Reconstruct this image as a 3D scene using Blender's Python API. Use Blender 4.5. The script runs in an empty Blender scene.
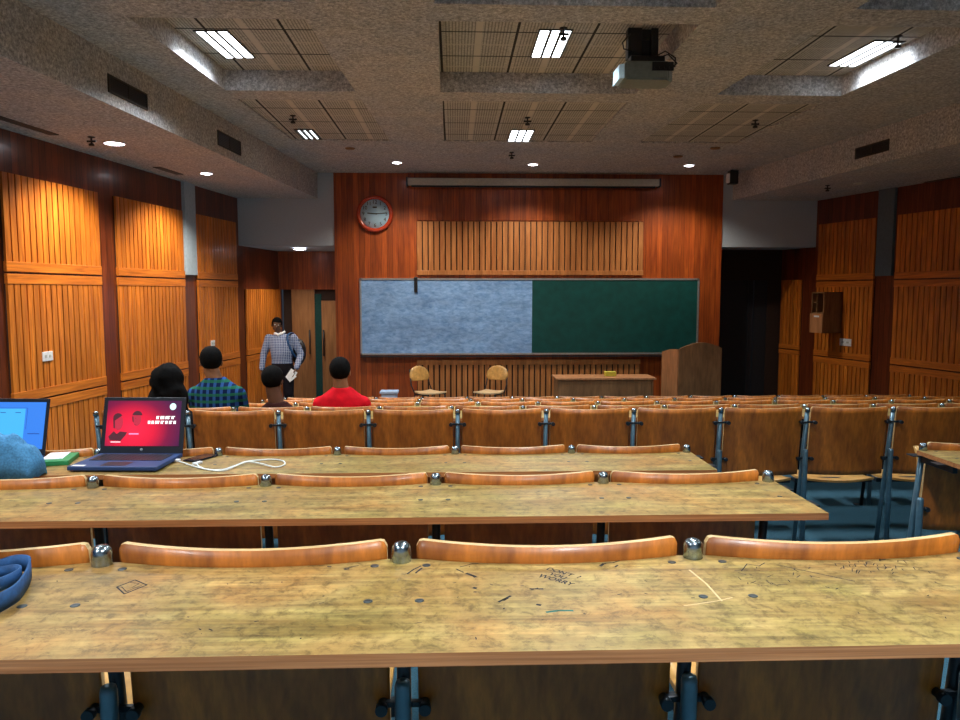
import bpy, bmesh, math, random
from mathutils import Vector, Matrix, Euler, noise
random.seed(7)
C = bpy.context.scene.collection
PI = math.pi
SQ = lambda m: math.sqrt(1 + m * m)

# ------------------------------------------------------------ materials
def newmat(name):
    m = bpy.data.materials.new(name); m.use_nodes = True
    nt = m.node_tree; b = nt.nodes['Principled BSDF']
    return m, nt, b
def nd(nt, t, **k):
    n = nt.nodes.new(t)
    for a, v in k.items(): setattr(n, a, v)
    return n
def sv(n, **k):
    for a, v in k.items(): n.inputs[a].default_value = v
    return n
def rgba(c): return (c[0], c[1], c[2], 1)
def mathn(nt, op, a, b=None):
    n = nd(nt, 'ShaderNodeMath', operation=op)
    for i, v in enumerate((a, b)):
        if v is None: continue
        if hasattr(v, 'links'): nt.links.new(v, n.inputs[i])
        else: n.inputs[i].default_value = v
    return n.outputs[0]
def mixc(nt, mode, f, a, b):
    n = nd(nt, 'ShaderNodeMix', data_type='RGBA', blend_type=mode)
    for s, v in ((n.inputs[0], f), (n.inputs[6], a), (n.inputs[7], b)):
        if hasattr(v, 'links'): nt.links.new(v, s)
        elif isinstance(v, (int, float)): s.default_value = v
        else: s.default_value = rgba(v)
    return n.outputs[2]
def coords(nt, scale):
    tc = nd(nt, 'ShaderNodeTexCoord'); mp = nd(nt, 'ShaderNodeMapping')
    nt.links.new(tc.outputs['Object'], mp.inputs[0]); mp.inputs['Scale'].default_value = scale
    return tc.outputs['Object'], mp.outputs[0]
def noisen(nt, vec, scale, detail=4, dist=0.0, rough=.55):
    n = nd(nt, 'ShaderNodeTexNoise'); sv(n, Scale=scale, Detail=detail, Distortion=dist, Roughness=rough)
    nt.links.new(vec, n.inputs['Vector']); return n.outputs[0]
def ramp(nt, fac, stops):
    r = nd(nt, 'ShaderNodeValToRGB'); nt.links.new(fac, r.inputs[0])
    el = r.color_ramp.elements
    while len(el) < len(stops): el.new(.5)
    for e, (p, c) in zip(el, stops): e.position = p; e.color = rgba(c)
    return r.outputs[0]
def bump(nt, b, h, strength, dist=.002):
    n = nd(nt, 'ShaderNodeBump'); sv(n, Strength=strength, Distance=dist)
    nt.links.new(h, n.inputs['Height']); nt.links.new(n.outputs[0], b.inputs['Normal'])
def plain(name, col, rough=.5, metal=0., var=.12, scale=30, bmp=0., coat=0., spec=.5):
    m, nt, b = newmat(name)
    o, v = coords(nt, (1, 1, 1))
    n = noisen(nt, v, scale, 5)
    lo = [c * (1 - var) for c in col]; hi = [min(1, c * (1 + var)) for c in col]
    nt.links.new(ramp(nt, n, [(.3, lo), (.7, hi)]), b.inputs['Base Color'])
    sv(b, Roughness=rough, Metallic=metal); b.inputs['Coat Weight'].default_value = coat; b.inputs['Specular IOR Level'].default_value = spec
    if bmp: bump(nt, b, n, bmp)
    return m
def emit(name, col, strength):
    m, nt, b = newmat(name)
    b.inputs['Base Color'].default_value = rgba((0.02, 0.02, 0.02))
    b.inputs['Emission Color'].default_value = rgba(col); b.inputs['Emission Strength'].default_value = strength
    return m
def wood(name, dark, light, stretch=(1, 10, 10), scale=2.2, rough=.4, plank=None, groove=0., tone=(.75, 1.2), dirt=0., blotch=None, coat=0., fine=.35, mottle=0.):
    """grain runs along the axis whose stretch is smallest; plank = (axis index, width) for board-by-board tone"""
    m, nt, b = newmat(name)
    o, v = coords(nt, stretch)
    n1 = noisen(nt, v, scale, 8, .8)
    col = ramp(nt, n1, [(.28, dark), (.52, [(a + c) / 2 for a, c in zip(dark, light)]), (.74, light)])
    st2 = tuple(s * 5 if s > 1 else s * 2 for s in stretch)
    mp2 = nd(nt, 'ShaderNodeMapping'); nt.links.new(o, mp2.inputs[0]); mp2.inputs['Scale'].default_value = st2
    n2 = noisen(nt, mp2.outputs[0], scale, 6)
    g = ramp(nt, n2, [(.3, (1 - fine,) * 3), (.65, (1, 1, 1))])
    col = mixc(nt, 'MULTIPLY', 1., col, g)
    if blotch:
        n3 = noisen(nt, o, 5, 4, .6)
        f = ramp(nt, n3, [(.42, (0, 0, 0)), (.68, (1, 1, 1))])
        col = mixc(nt, 'MIX', mathn(nt, 'MULTIPLY', f, .6), col, blotch)
    if mottle:
        n6 = noisen(nt, o, 34, 9, .4, .75); n7 = noisen(nt, o, 3.2, 5, .8)
        col = mixc(nt, 'MULTIPLY', mottle, col, ramp(nt, n6, [(.36, (.38, .36, .31)), (.5, (.92, .92, .88)), (.66, (1.15, 1.15, 1.1))]))
        col = mixc(nt, 'MULTIPLY', mottle, col, ramp(nt, n7, [(.36, (.78, .84, .66)), (.5, (1, 1, 1)), (.64, (1.08, .86, .72))]))
    if dirt:
        n4 = noisen(nt, o, 85, 3, .3)
        f = ramp(nt, n4, [(.0, (1, 1, 1)), (.36, (0, 0, 0))])
        n5 = noisen(nt, o, 14, 5)
        f2 = ramp(nt, n5, [(.5, (0, 0, 0)), (.75, (1, 1, 1))])
        col = mixc(nt, 'MIX', mathn(nt, 'MULTIPLY', mathn(nt, 'MAXIMUM', f, mathn(nt, 'MULTIPLY', f2, .4)), dirt), col, [c * .35 for c in dark])
    if plank:
        sx = nd(nt, 'ShaderNodeSeparateXYZ'); nt.links.new(o, sx.inputs[0])
        d = mathn(nt, 'DIVIDE', sx.outputs[plank[0]], plank[1])
        wn = nd(nt, 'ShaderNodeTexWhiteNoise', noise_dimensions='1D')
        nt.links.new(mathn(nt, 'FLOOR', d), wn.inputs['W'])
        mr = nd(nt, 'ShaderNodeMapRange'); sv(mr, **{'To Min': tone[0], 'To Max': tone[1]})
        nt.links.new(wn.outputs[0], mr.inputs[0])
        cc = nd(nt, 'ShaderNodeCombineColor')
        for i in range(3): nt.links.new(mr.outputs[0], cc.inputs[i])
        col = mixc(nt, 'MULTIPLY', 1., col, cc.outputs[0])
        if groove:
            fr = mathn(nt, 'FRACT', d)
            gg = mathn(nt, 'LESS_THAN', fr, groove)
            col = mixc(nt, 'MIX', gg, col, [c * .15 for c in dark])
    nt.links.new(col, b.inputs['Base Color'])
    b.inputs['Roughness'].default_value = rough
    b.inputs['Coat Weight'].default_value = coat; b.inputs['Coat Roughness'].default_value = .15
    bump(nt, b, n2, .15, .001)
    return m

M = {}
M['desktop'] = wood('desktop_wood', (.24, .135, .035), (.68, .50, .18), (.9, 8, 8), 2.6, .42, dirt=.8, blotch=(.44, .24, .07), coat=.0, fine=.42, mottle=.9)
M['edge'] = wood('desk_edge_wood', (.34, .12, .035), (.66, .30, .12), (.8, 30, 30), 2.4, .4)
M['ply'] = wood('seat_ply_wood', (.28, .075, .010), (.72, .225, .026), (5, 5, 1.2), 2.2, .42, coat=.12, fine=.4)
M['plyedge'] = wood('ply_edge_wood', (.62, .40, .16), (.90, .66, .34), (1, 20, 20), 3, .4, fine=.2)
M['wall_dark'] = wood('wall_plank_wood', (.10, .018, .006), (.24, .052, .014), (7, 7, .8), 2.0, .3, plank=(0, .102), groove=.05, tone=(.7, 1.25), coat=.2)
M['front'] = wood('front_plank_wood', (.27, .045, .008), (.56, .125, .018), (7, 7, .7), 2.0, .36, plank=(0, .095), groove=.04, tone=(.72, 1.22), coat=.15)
M['slat'] = wood('slat_wood', (.50, .125, .014), (.95, .30, .032), (8, 8, .9), 2.0, .38, plank=(0, .0925), tone=(.80, 1.12), coat=.15)
M['slatf'] = wood('front_slat_wood', (.42, .14, .035), (.66, .28, .085), (8, 8, .9), 2.0, .42, plank=(0, .0973), tone=(.85, 1.12), fine=.25)
M['rail'] = wood('rail_wood', (.50, .125, .014), (.88, .27, .03), (.8, 9, 9), 2.0, .38, coat=.15)
M['backing'] = plain('groove_backing_and_shade', (.03, .012, .006), .8)  # dark groove backing, also painted where recess and door gap lie in shade
M['leaf'] = wood('door_leaf_wood', (.30, .13, .045), (.46, .22, .085), (6, 6, .8), 1.6, .4)
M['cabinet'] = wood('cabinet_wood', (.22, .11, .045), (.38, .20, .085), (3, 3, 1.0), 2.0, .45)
M['cabinetlight'] = wood('cabinet_pale_and_lit_wood', (.46, .20, .08), (.62, .30, .13), (3, 3, 1.0), 2.0, .45)  # paler wood; on the lectern it paints the lit side
M['chairwood'] = wood('chair_wood', (.60, .30, .07), (.85, .50, .15), (2, 2, 2), 2.0, .4, coat=.3)
M['ivory'] = plain('pale_seat_wood', (.80, .58, .33), .4)
M['white'] = plain('white_paint', (.44, .51, .58), .85, var=.06, scale=60)
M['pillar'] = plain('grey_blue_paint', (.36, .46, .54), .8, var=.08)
M['darkpillar'] = plain('blue_grey_darker', (.10, .14, .17), .8, var=.08)  # darker version of the left pillar's colour, for the right pillar
M['black'] = plain('black_plastic', (.012, .012, .014), .4)
M['darksteel'] = plain('dark_steel', (.02, .03, .04), .38, .4)
M['bluesteel'] = plain('blue_grey_painted_steel', (.10, .19, .25), .3, .35, coat=.3)
M['chrome'] = plain('chrome', (.34, .42, .48), .24, 1., var=.04)
M['screwm'] = plain('screw_steel', (.10, .12, .13), .4, .8)
M['frame'] = plain('aluminium', (.62, .64, .64), .35, .8)
M['casing'] = plain('screen_casing', (.50, .51, .47), .5)
M['grill'] = plain('vent_metal', (.05, .045, .04), .6)
M['plastic'] = plain('white_plastic', (.78, .80, .82), .4)
M['paper'] = plain('white_paper', (.85, .88, .9), .7)
M['green'] = plain('green_card', (.02, .25, .08), .5)
M['yellow'] = plain('yellow_green_card', (.55, .50, .05), .6)
M['bluebin'] = plain('pale_blue_plastic', (.30, .42, .60), .5)
M['phone'] = plain('phone_black', (.01, .012, .02), .12)
M['laptop'] = plain('laptop_blue_black', (.012, .045, .15), .6, var=.05)
M['keys'] = plain('laptop_keys', (.008, .011, .02), .45)
M['cable'] = plain('white_cable', (.80, .86, .84), .4)
M['ink'] = plain('pen_ink', (.03, .03, .035), .7)
M['greenink'] = plain('green_ink', (.03, .16, .13), .7)
M['scratch'] = plain('bare_scratch', (.72, .52, .28), .7)
M['skin'] = plain('brown_skin', (.12, .055, .030), .5, var=.1, scale=20)
M['skinl'] = plain('light_brown_skin', (.26, .115, .055), .5, var=.1, scale=20)
M['hair'] = plain('black_hair', (.004, .004, .004), .85, scale=80, var=.4, bmp=.5, spec=.08)
M['trousers'] = plain('black_trousers', (.010, .008, .012), .8, spec=.15)
M['redshirt'] = plain('red_shirt', (.62, .006, .016), .8, var=.2, scale=14, bmp=.8, spec=.1)
M['brownshirt'] = plain('dark_maroon_shirt', (.04, .012, .01), .8, spec=.1)
M['blackshirt'] = plain('black_top', (.008, .008, .01), .8, spec=.1)
M['eye'] = plain('eye_white', (.5, .5, .48), .3)
M['bag'] = plain('navy_bag_fabric', (.012, .07, .20), .75, var=.3, scale=60, bmp=.4)
M['denim'] = plain('pale_denim', (.06, .24, .46), .85, var=.28, scale=120, bmp=.5)
M['denimhem'] = plain('pale_denim_hem', (.25, .55, .75), .85, var=.15, scale=120)
M['lamp'] = emit('lamp_tube_glow', (.88, .95, 1.0), 5)
M['lampdim'] = emit('lamp_tube_glow_dim', (.88, .97, 1.0), 2.2)
M['down'] = emit('downlight_glow', (.97, .93, 1.0), 8)
M['downoff'] = plain('downlight_unlit', (.6, .58, .52), .4)
M['doordark'] = plain('dark_grey_door', (.015, .017, .022), .5)
M['teal'] = plain('dark_teal_glass', (.015, .06, .055), .12)
M['clockrim'] = plain('red_orange_rim', (.50, .055, .018), .25, coat=.6)
M['clockface'] = plain('pale_blue_face', (.50, .80, 1.0), .4, var=.03)
M['projbody'] = plain('projector_grey', (.20, .24, .22), .45)
M['projglare'] = plain('projector_side_glare', (.55, .80, 1.0), .3)  # pale blue painted for the tubes' reflection on the projector side
M['sensorface'] = plain('white_sensor_face', (.85, .85, .9), .3)
M['green_board'] = plain('green_chalkboard', (.0, .066, .060), .5, var=.22, scale=7)

def ceiling_mat():
    m, nt, b = newmat('sprayed_ceiling_plaster')
    o, v = coords(nt, (1, 1, 1))
    n = noisen(nt, v, 38, 4, 0, .8); n2 = noisen(nt, v, 2.2, 3)
    c = ramp(nt, n, [(.32, (.20, .20, .205)), (.5, (.45, .455, .46)), (.68, (.82, .83, .84))])
    c2 = ramp(nt, n2, [(.35, (.88, .9, .95)), (.65, (1.05, 1.0, .95))])
    nt.links.new(mixc(nt, 'MULTIPLY', 1., c, c2), b.inputs['Base Color'])
    b.inputs['Roughness'].default_value = .95
    bump(nt, b, n, .8, .006)
    return m
M['ceil'] = ceiling_mat()
def tile_mat():
    """acoustic lay-in tiles: dark joint lines, pale mid ribs, fine perforation stripes"""
    m, nt, b = newmat('acoustic_ceiling_tiles')
    o, v = coords(nt, (1, 1, 1))
    s = nd(nt, 'ShaderNodeSeparateXYZ'); nt.links.new(o, s.inputs[0])
    X = mathn(nt, 'ADD', s.outputs[0], 20 * .66 - .54); Y = mathn(nt, 'ADD', s.outputs[1], 20 * .66 - 7.27)
    fx = mathn(nt, 'FRACT', mathn(nt, 'DIVIDE', X, .66)); fy = mathn(nt, 'FRACT', mathn(nt, 'DIVIDE', Y, .66))
    jx = mathn(nt, 'LESS_THAN', fx, .035); jy = mathn(nt, 'LESS_THAN', fy, .035)
    rib = mathn(nt, 'LESS_THAN', mathn(nt, 'ABSOLUTE', mathn(nt, 'SUBTRACT', fx, .52)), .045)
    rib2 = mathn(nt, 'LESS_THAN', mathn(nt, 'ABSOLUTE', mathn(nt, 'SUBTRACT', fy, .52)), .03)
    st = mathn(nt, 'LESS_THAN', mathn(nt, 'FRACT', mathn(nt, 'DIVIDE', X, .0275)), .42)
    edge = mathn(nt, 'MULTIPLY', mathn(nt, 'GREATER_THAN', fx, .08), mathn(nt, 'LESS_THAN', fx, .95))
    st = mathn(nt, 'MULTIPLY', st, edge)
    n = noisen(nt, v, 60, 3)
    c = ramp(nt, n, [(.3, (.34, .33, .30)), (.7, (.66, .64, .58))])
    c = mixc(nt, 'MIX', mathn(nt, 'MULTIPLY', st, .6), c, (.12, .115, .105))
    c = mixc(nt, 'MIX', rib, c, (.60, .56, .49)); c = mixc(nt, 'MIX', mathn(nt, 'MULTIPLY', rib2, .6), c, (.56, .52, .46))
    c = mixc(nt, 'MIX', mathn(nt, 'MAXIMUM', jx, jy), c, (.02, .018, .016))
    nt.links.new(c, b.inputs['Base Color']); b.inputs['Roughness'].default_value = .9
    return m
M['tile'] = tile_mat()
def carpet_mat():
    m, nt, b = newmat('blue_carpet')
    o, v = coords(nt, (1, 1, 1))
    n = noisen(nt, v, 120, 4, 0, .7)
    nt.links.new(ramp(nt, n, [(.3, (.012, .055, .085)), (.7, (.04, .14, .20))]), b.inputs['Base Color'])
    b.inputs['Roughness'].default_value = .9; bump(nt, b, n, .5, .004)
    return m
M['carpet'] = carpet_mat()
def board_mat():
    m, nt, b = newmat('smeared_whiteboard')
    o, v = coords(nt, (1, 1, 2.2))
    n = noisen(nt, v, 9, 8, .5, .7); n2 = noisen(nt, v, 1.6, 3)
    c = ramp(nt, n, [(.36, (.15, .33, .68)), (.62, (.36, .60, .96))])
    c2 = ramp(nt, n2, [(.35, (.8, .8, .82)), (.7, (1.15, 1.15, 1.12))])
    nt.links.new(mixc(nt, 'MULTIPLY', 1., c, c2), b.inputs['Base Color']); b.inputs['Roughness'].default_value = .33
    return m
M['whiteboard'] = board_mat()
def check_mat(name, base, line, period, width, line2=None, axes=(0, 2)):
    m, nt, b = newmat(name)
    o, v = coords(nt, (1, 1, 1)); s = nd(nt, 'ShaderNodeSeparateXYZ'); nt.links.new(o, s.inputs[0])
    a = mathn(nt, 'LESS_THAN', mathn(nt, 'FRACT', mathn(nt, 'DIVIDE', mathn(nt, 'ADD', s.outputs[axes[0]], 5), period)), width)
    d = mathn(nt, 'LESS_THAN', mathn(nt, 'FRACT', mathn(nt, 'DIVIDE', mathn(nt, 'ADD', s.outputs[axes[1]], 5), period)), width)
    c = mixc(nt, 'MIX', mathn(nt, 'MULTIPLY', a, .75), base, line)
    c = mixc(nt, 'MIX', mathn(nt, 'MULTIPLY', d, .75), c, line2 or line)
    nt.links.new(c, b.inputs['Base Color']); b.inputs['Roughness'].default_value = .85; b.inputs['Specular IOR Level'].default_value = .1
    n = noisen(nt, v, 14, 4); bump(nt, b, n, .8, .01)
    return m
M['checkshirt'] = check_mat('blue_white_check_shirt', (.035, .07, .20), (.55, .62, .78), .026, .30)
M['plaid'] = check_mat('blue_green_plaid_shirt', (.004, .014, .06), (.03, .10, .32), .052, .42, (.015, .13, .06))
def red_screen_mat():
    m, nt, b = newmat('red_slide_on_screen')
    tc = nd(nt, 'ShaderNodeTexCoord'); s = nd(nt, 'ShaderNodeSeparateXYZ'); nt.links.new(tc.outputs['Object'], s.inputs[0])
    dx = mathn(nt, 'ADD', s.outputs[0], .05); dz = mathn(nt, 'MULTIPLY', mathn(nt, 'ADD', s.outputs[2], -.11), 1.25)
    r = mathn(nt, 'SQRT', mathn(nt, 'ADD', mathn(nt, 'MULTIPLY', dx, dx), mathn(nt, 'MULTIPLY', dz, dz)))
    c = ramp(nt, r, [(.0, (1.0, .02, .07)), (.10, (.80, .008, .045)), (.17, (.22, .004, .05)), (.24, (.06, .006, .06))])
    nt.links.new(c, b.inputs['Emission Color']); b.inputs['Emission Strength'].default_value = .68
    b.inputs['Base Color'].default_value = (.01, .01, .01, 1); b.inputs['Roughness'].default_value = .3
    return m
M['redscreen'] = red_screen_mat()
M['bluescreen'] = emit('blue_page_on_screen', (.03, .22, .85), .65)
M['cyanscreen'] = emit('cyan_window_on_screen', (.06, .48, .95), .65)
M['scrdark'] = emit('dark_slide_ink', (.10, .005, .02), .5)
M['scrmid'] = emit('slide_skin_tone', (.45, .01, .04), .8)
M['scrwhite'] = emit('white_slide_ink', (1, 1, 1), 1.1)
M['scrteal'] = emit('pale_slide_badge', (.55, .9, .85), 1.0)
M['scrpink'] = emit('pink_slide_ink', (1, .25, .5), .9)
M['scrblue'] = emit('page_rule', (.01, .06, .35), .7)

# ------------------------------------------------------------ mesh building
class MB:
    def __init__(s): s.bm = bmesh.new()
    def box(s, x0, x1, y0, y1, z0, z1, mi=0, bev=0., mat=None):
        r = bmesh.ops.create_cube(s.bm, size=1.)
        vs = r['verts']
        T = Matrix.Translation(((x0 + x1) / 2, (y0 + y1) / 2, (z0 + z1) / 2)) @ Matrix.Diagonal((x1 - x0, y1 - y0, z1 - z0, 1))
        if mat is not None: T = mat @ T
        bmesh.ops.transform(s.bm, matrix=T, verts=vs)
        fs = {f for v in vs for f in v.link_faces}
        for f in fs: f.material_index = mi
        if bev:
            es = list({e for v in vs for e in v.link_edges})
            r = bmesh.ops.bevel(s.bm, geom=es, offset=bev, segments=2, affect='EDGES', profile=.5)
            for f in r['faces']: f.material_index = mi
        return s
    def grid(s, rows, mi=0, closeu=False, closev=False):
        V = [[s.bm.verts.new(p) for p in r] for r in rows]
        n, m = len(V), len(V[0])
        for i in range(n - (0 if closeu else 1)):
            for j in range(m - (0 if closev else 1)):
                f = s.bm.faces.new((V[i][j], V[i][(j + 1) % m], V[(i + 1) % n][(j + 1) % m], V[(i + 1) % n][j]))
                f.material_index = mi; f.smooth = True
        return V
    def poly(s, pts, mi=0):
        f = s.bm.faces.new([s.bm.verts.new(p) for p in pts]); f.material_index = mi; return s
    def prism(s, pts, z0, z1, mi=0, mside=None, mat=None):
        """plan outline (x,y) extruded from z0 to z1"""
        T = mat or Matrix()
        lo = [s.bm.verts.new(T @ Vector((x, y, z0))) for x, y in pts]; hi = [s.bm.verts.new(T @ Vector((x, y, z1))) for x, y in pts]
        n = len(pts)
        s.bm.faces.new(hi).material_index = mi
        s.bm.faces.new(lo[::-1]).material_index = mi
        for i in range(n):
            s.bm.faces.new((lo[i], lo[(i + 1) % n], hi[(i + 1) % n], hi[i])).material_index = mi if mside is None else mside
        return s
    def tube(s, path, r, seg=12, mi=0, cap=True, flat=1.):
        path = [Vector(p) for p in path]; n = len(path)
        rr = r if isinstance(r, (list, tuple)) else [r] * n
        rows = []; up = None
        for i, p in enumerate(path):
            d = (path[min(i + 1, n - 1)] - path[max(i - 1, 0)]).normalized()
            if up is None:
                up = Vector((0, 0, 1)) if abs(d.z) < .95 else Vector((0, 1, 0))
            a = d.cross(up).normalized(); b = a.cross(d).normalized(); up = b
            rows.append([p + a * math.cos(t) * rr[i] + b * math.sin(t) * rr[i] * flat for t in (2 * PI * k / seg for k in range(seg))])
        V = s.grid(rows, mi, closev=True)
        if cap:
            for R_ in (V[0][::-1], V[-1]):
                try: s.bm.faces.new(R_).material_index = mi
                except ValueError: pass
        return s
    def lathe(s, prof, seg=20, c=(0, 0, 0), mi=0, mat=None, cap=True):
        T = mat or Matrix()
        rows = [[T @ Vector((c[0] + r * math.cos(2 * PI * k / seg), c[1] + r * math.sin(2 * PI * k / seg), c[2] + z)) for k in range(seg)] for r, z in prof]
        V = s.grid(rows, mi, closev=True)
        for R_ in ((V[0][::-1], V[-1]) if cap else ()): s.bm.faces.new(R_).material_index = mi
        return s
    def ball(s, c, r, mi=0, seg=16, rot=None):
        rx, ry, rz = (r, r, r) if isinstance(r, (int, float)) else r
        q = bmesh.ops.create_uvsphere(s.bm, u_segments=seg, v_segments=max(6, seg // 2), radius=1.)
        T = Matrix.Translation(c) @ (rot.to_matrix().to_4x4() if rot else Matrix()) @ Matrix.Diagonal((rx, ry, rz, 1))
        bmesh.ops.transform(s.bm, matrix=T, verts=q['verts'])
        for f in {f for v in q['verts'] for f in v.link_faces}: f.smooth = True; f.material_index = mi
        return s
    def mesh(s, name, mats):
        me = bpy.data.meshes.new(name)
        bmesh.ops.recalc_face_normals(s.bm, faces=s.bm.faces[:])
        s.bm.to_mesh(me); s.bm.free()
        for m in (mats if isinstance(mats, (list, tuple)) else [mats]): me.materials.append(M[m] if isinstance(m, str) else m)
        return me
def obj(name, me, parent=None, loc=(0, 0, 0), rot=(0, 0, 0)):
    o = bpy.data.objects.new(name, me); C.objects.link(o); o.location = loc; o.rotation_euler = rot
    if parent: o.parent = parent
    return o
def thing(name, label, cat, loc=(0, 0, 0), rz=0., group=None):
    o = obj(name, None, None, loc, (0, 0, rz)); return tag(o, label, cat, group)
def tag(o, label, cat, group=None):
    o['label'] = label; o['category'] = cat
    if group: o['group'] = group
    return o
def struct(name, me, loc=(0, 0, 0), rz=0.):
    o = obj(name, me, None, loc, (0, 0, rz)); o['kind'] = 'structure'; return o
def light(name, kind, loc, rot, energy, col, parent=None, size=None, sy=None, **k):
    L = bpy.data.lights.new(name, kind); L.energy = energy; L.color = col
    if kind == 'AREA':
        L.shape = 'RECTANGLE'; L.size = size; L.size_y = sy or size
    elif kind == 'SPOT':
        L.spot_size = k.get('cone', 2.); L.spot_blend = k.get('blend', .8); L.shadow_soft_size = size or .05
    o = obj(name, L, parent, loc, rot); return o
def text_mesh(name, body, size, mats, depth=.0005, align='CENTER', bold=0.):
    cu = bpy.data.curves.new(name, 'FONT'); cu.body = body; cu.size = size; cu.extrude = depth; cu.offset = bold; cu.align_x = align; cu.align_y = 'CENTER'
    t = bpy.data.objects.new(name, cu); C.objects.link(t)
    dg = bpy.context.evaluated_depsgraph_get()
    me = bpy.data.meshes.new_from_object(t.evaluated_get(dg)); me.name = name
    bpy.data.objects.remove(t)
    me.materials.clear(); me.materials.append(M[mats]); return me

# ------------------------------------------------------------ room geometry (metres; camera at the origin in plan, 1.9 up)
F0 = -.24                        # floor at the front
CZ, SZ, TZ = 3.91, 3.48, 4.11    # ceiling, side soffits, tile level inside the coffers
YF, YB = 13.0, -2.6
mL, bL = .1334, -5.393; XL = lambda y: bL + mL * y
mR, bR = -.2415, 9.471; XR = lambda y: bR + mR * y
BL = lambda y: -3.526 + .0938 * y
BR = lambda y: 6.282 - .1116 * y

ROWS = {1: (1.38, 1.432), 2: (2.43, 1.306), 3: (3.51, 1.172), 4: (4.64, 1.172), 5: (5.76, 1.022), 6: (6.84, .895), 7: (8.01, .756), 8: (9.14, .618)}
FLOORS = {0: .70, 1: .57, 2: .44, 3: .307, 4: .235, 5: .16, 6: .03, 7: -.11, 8: F0}
starts = [YB - .1] + [ROWS[k][0] - .12 for k in range(1, 9)] + [15.2]
b = MB()
for k in range(9):
    y0, y1, z = starts[k], starts[k + 1], FLOORS[k]
    b.prism([(XL(y0) - .1, y0), (XR(y0) + .1, y0), (XR(y1) + .1, y1), (XL(y1) - .1, y1)], F0 - .3, z)
struct('floor', b.mesh('floor', 'carpet'))

# walls ---------------------------------------------------------------
def wall_frame(side):
    if side == 'L':
        return Vector((XL(YB), YB, 0)), math.atan2(1, mL), lambda y: (y - YB) * SQ(mL)
    return Vector((XR(13.95), 13.95, 0)), math.atan2(-1, -mR), lambda y: (13.95 - y) * SQ(mR)
oL, rL, uL = wall_frame('L'); oR, rR, uR = wall_frame('R')
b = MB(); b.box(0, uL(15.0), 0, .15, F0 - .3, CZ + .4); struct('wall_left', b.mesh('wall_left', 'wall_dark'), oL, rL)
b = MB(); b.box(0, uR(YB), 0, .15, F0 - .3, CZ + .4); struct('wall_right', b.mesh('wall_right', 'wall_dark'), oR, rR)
b = MB(); b.box(XL(YB) - .1, XR(YB) + .1, YB - .15, YB, F0 - .3, CZ + .4); struct('wall_back', b.mesh('wall_back', 'white'))
# front wall: timber centre panel, white lintels over the two corner recesses, recess walls
b = MB(); b.box(-2.03, 4.655, YF, YF + .14, F0 - .3, CZ + .1); struct('wall_front', b.mesh('wall_front', 'front'))
b = MB(); b.box(XL(13.1) - .05, -2.03, YF + .02, YF + .14, 2.69, CZ + .1); b.box(-2.03, -1.9, YF + .14, 15.0, F0, 2.69)
b.box(XL(13.1) - .05, -1.9, YF + .14, 15.0, 2.69, 2.78)
struct('wall_front.001', b.mesh('lintel_left', 'white'))
b = MB(); b.box(4.655, XR(13.1) + .05, YF + .02, YF + .14, 2.68, CZ + .1); b.box(4.655, XR(13.1) + .05, YF + .14, 13.95, 2.68, 2.78)
struct('wall_front.002', b.mesh('lintel_right', 'white'))
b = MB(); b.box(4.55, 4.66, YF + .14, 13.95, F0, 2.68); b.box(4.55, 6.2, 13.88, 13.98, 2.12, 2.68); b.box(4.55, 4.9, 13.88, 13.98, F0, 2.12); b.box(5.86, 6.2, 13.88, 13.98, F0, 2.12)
struct('wall_front.003', b.mesh('recess_right', 'backing'))  # walls coloured near-black for the shade inside this recess
# left recess: header over the double door
b = MB(); b.box(-3.6, -1.9, 14.86, 15.0, 1.95, 2.69); b.box(-3.6, -3.40, 14.86, 15.0, F0, 1.95)
struct('wall_front.004', b.mesh('door_header', 'front'))

def slat_panel(name, o, r, u0, u1, bands, slat_w, slat='slat', rail='rail', proud=.034, gap=.19):
    """bands: (z0, z1, bottom rail height, top rail height); vertical slats stand on a dark backing"""
    b = MB()
    for z0, z1, rb, rt in bands:
        b.box(u0, u1, -.008, 0, z0, z1, 2)
        if rb: b.box(u0, u1, -proud - .006, -.001, z0, z0 + rb, 1, .003)
        if rt: b.box(u0, u1, -proud - .006, -.001, z1 - rt, z1, 1, .003)
        n = max(1, round((u1 - u0) / slat_w)); w = (u1 - u0) / n
        for i in range(n):
            b.box(u0 + i * w + w * gap / 2, u0 + (i + 1) * w - w * gap / 2, -proud, -.001, z0 + rb, z1 - rt)
    return struct(name, b.mesh(name, [slat, rail, 'backing']), o, r)
B3 = [(2.10, 3.06, .10, 0), (.80, 2.08, .10, .10), (F0 + .06, .78, 0, .10)]
tn = 0
def tname():
    global tn; tn += 1; return 'trim_%d' % tn
for y0, y1 in ((.35, 1.8), (2.15, 3.6), (3.95, 5.4), (5.8, 7.25), (7.52, 9.06), (9.40, 11.06), (11.46, 12.87)):
    slat_panel(tname(), oL, rL, uL(y0), uL(y1), B3 if y0 > 5 else [(2.10, 3.06, .10, 0), (.80, 2.08, .10, .10)], .0925)
slat_panel(tname(), oL, rL, uL(13.2), uL(14.84), [(.80, 1.95, .10, 0), (F0 + .06, .78, 0, .10)], .0925)
for y1, y0 in ((13.84, 13.30),):
    slat_panel(tname(), oR, rR, uR(y1), uR(y0), [(.86, 2.12, .08, 0), (F0 + .06, .84, 0, .08)], .0925)
for y1, y0 in ((12.93, 11.68), (11.28, 9.65), (9.3, 7.85), (7.5, 6.05), (5.7, 4.25), (3.9, 2.4)):
    slat_panel(tname(), oR, rR, uR(y1), uR(y0), B3 if y0 > 5 else [(2.10, 3.06, .10, 0), (.80, 2.08, .10, .10)], .0925)
slat_panel(tname(), Vector((0, YF, 0)), 0, -.63, 3.28, [(2.19, 3.10, .08, 0)], .0973, 'slatf', 'slatf', gap=.2)
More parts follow.
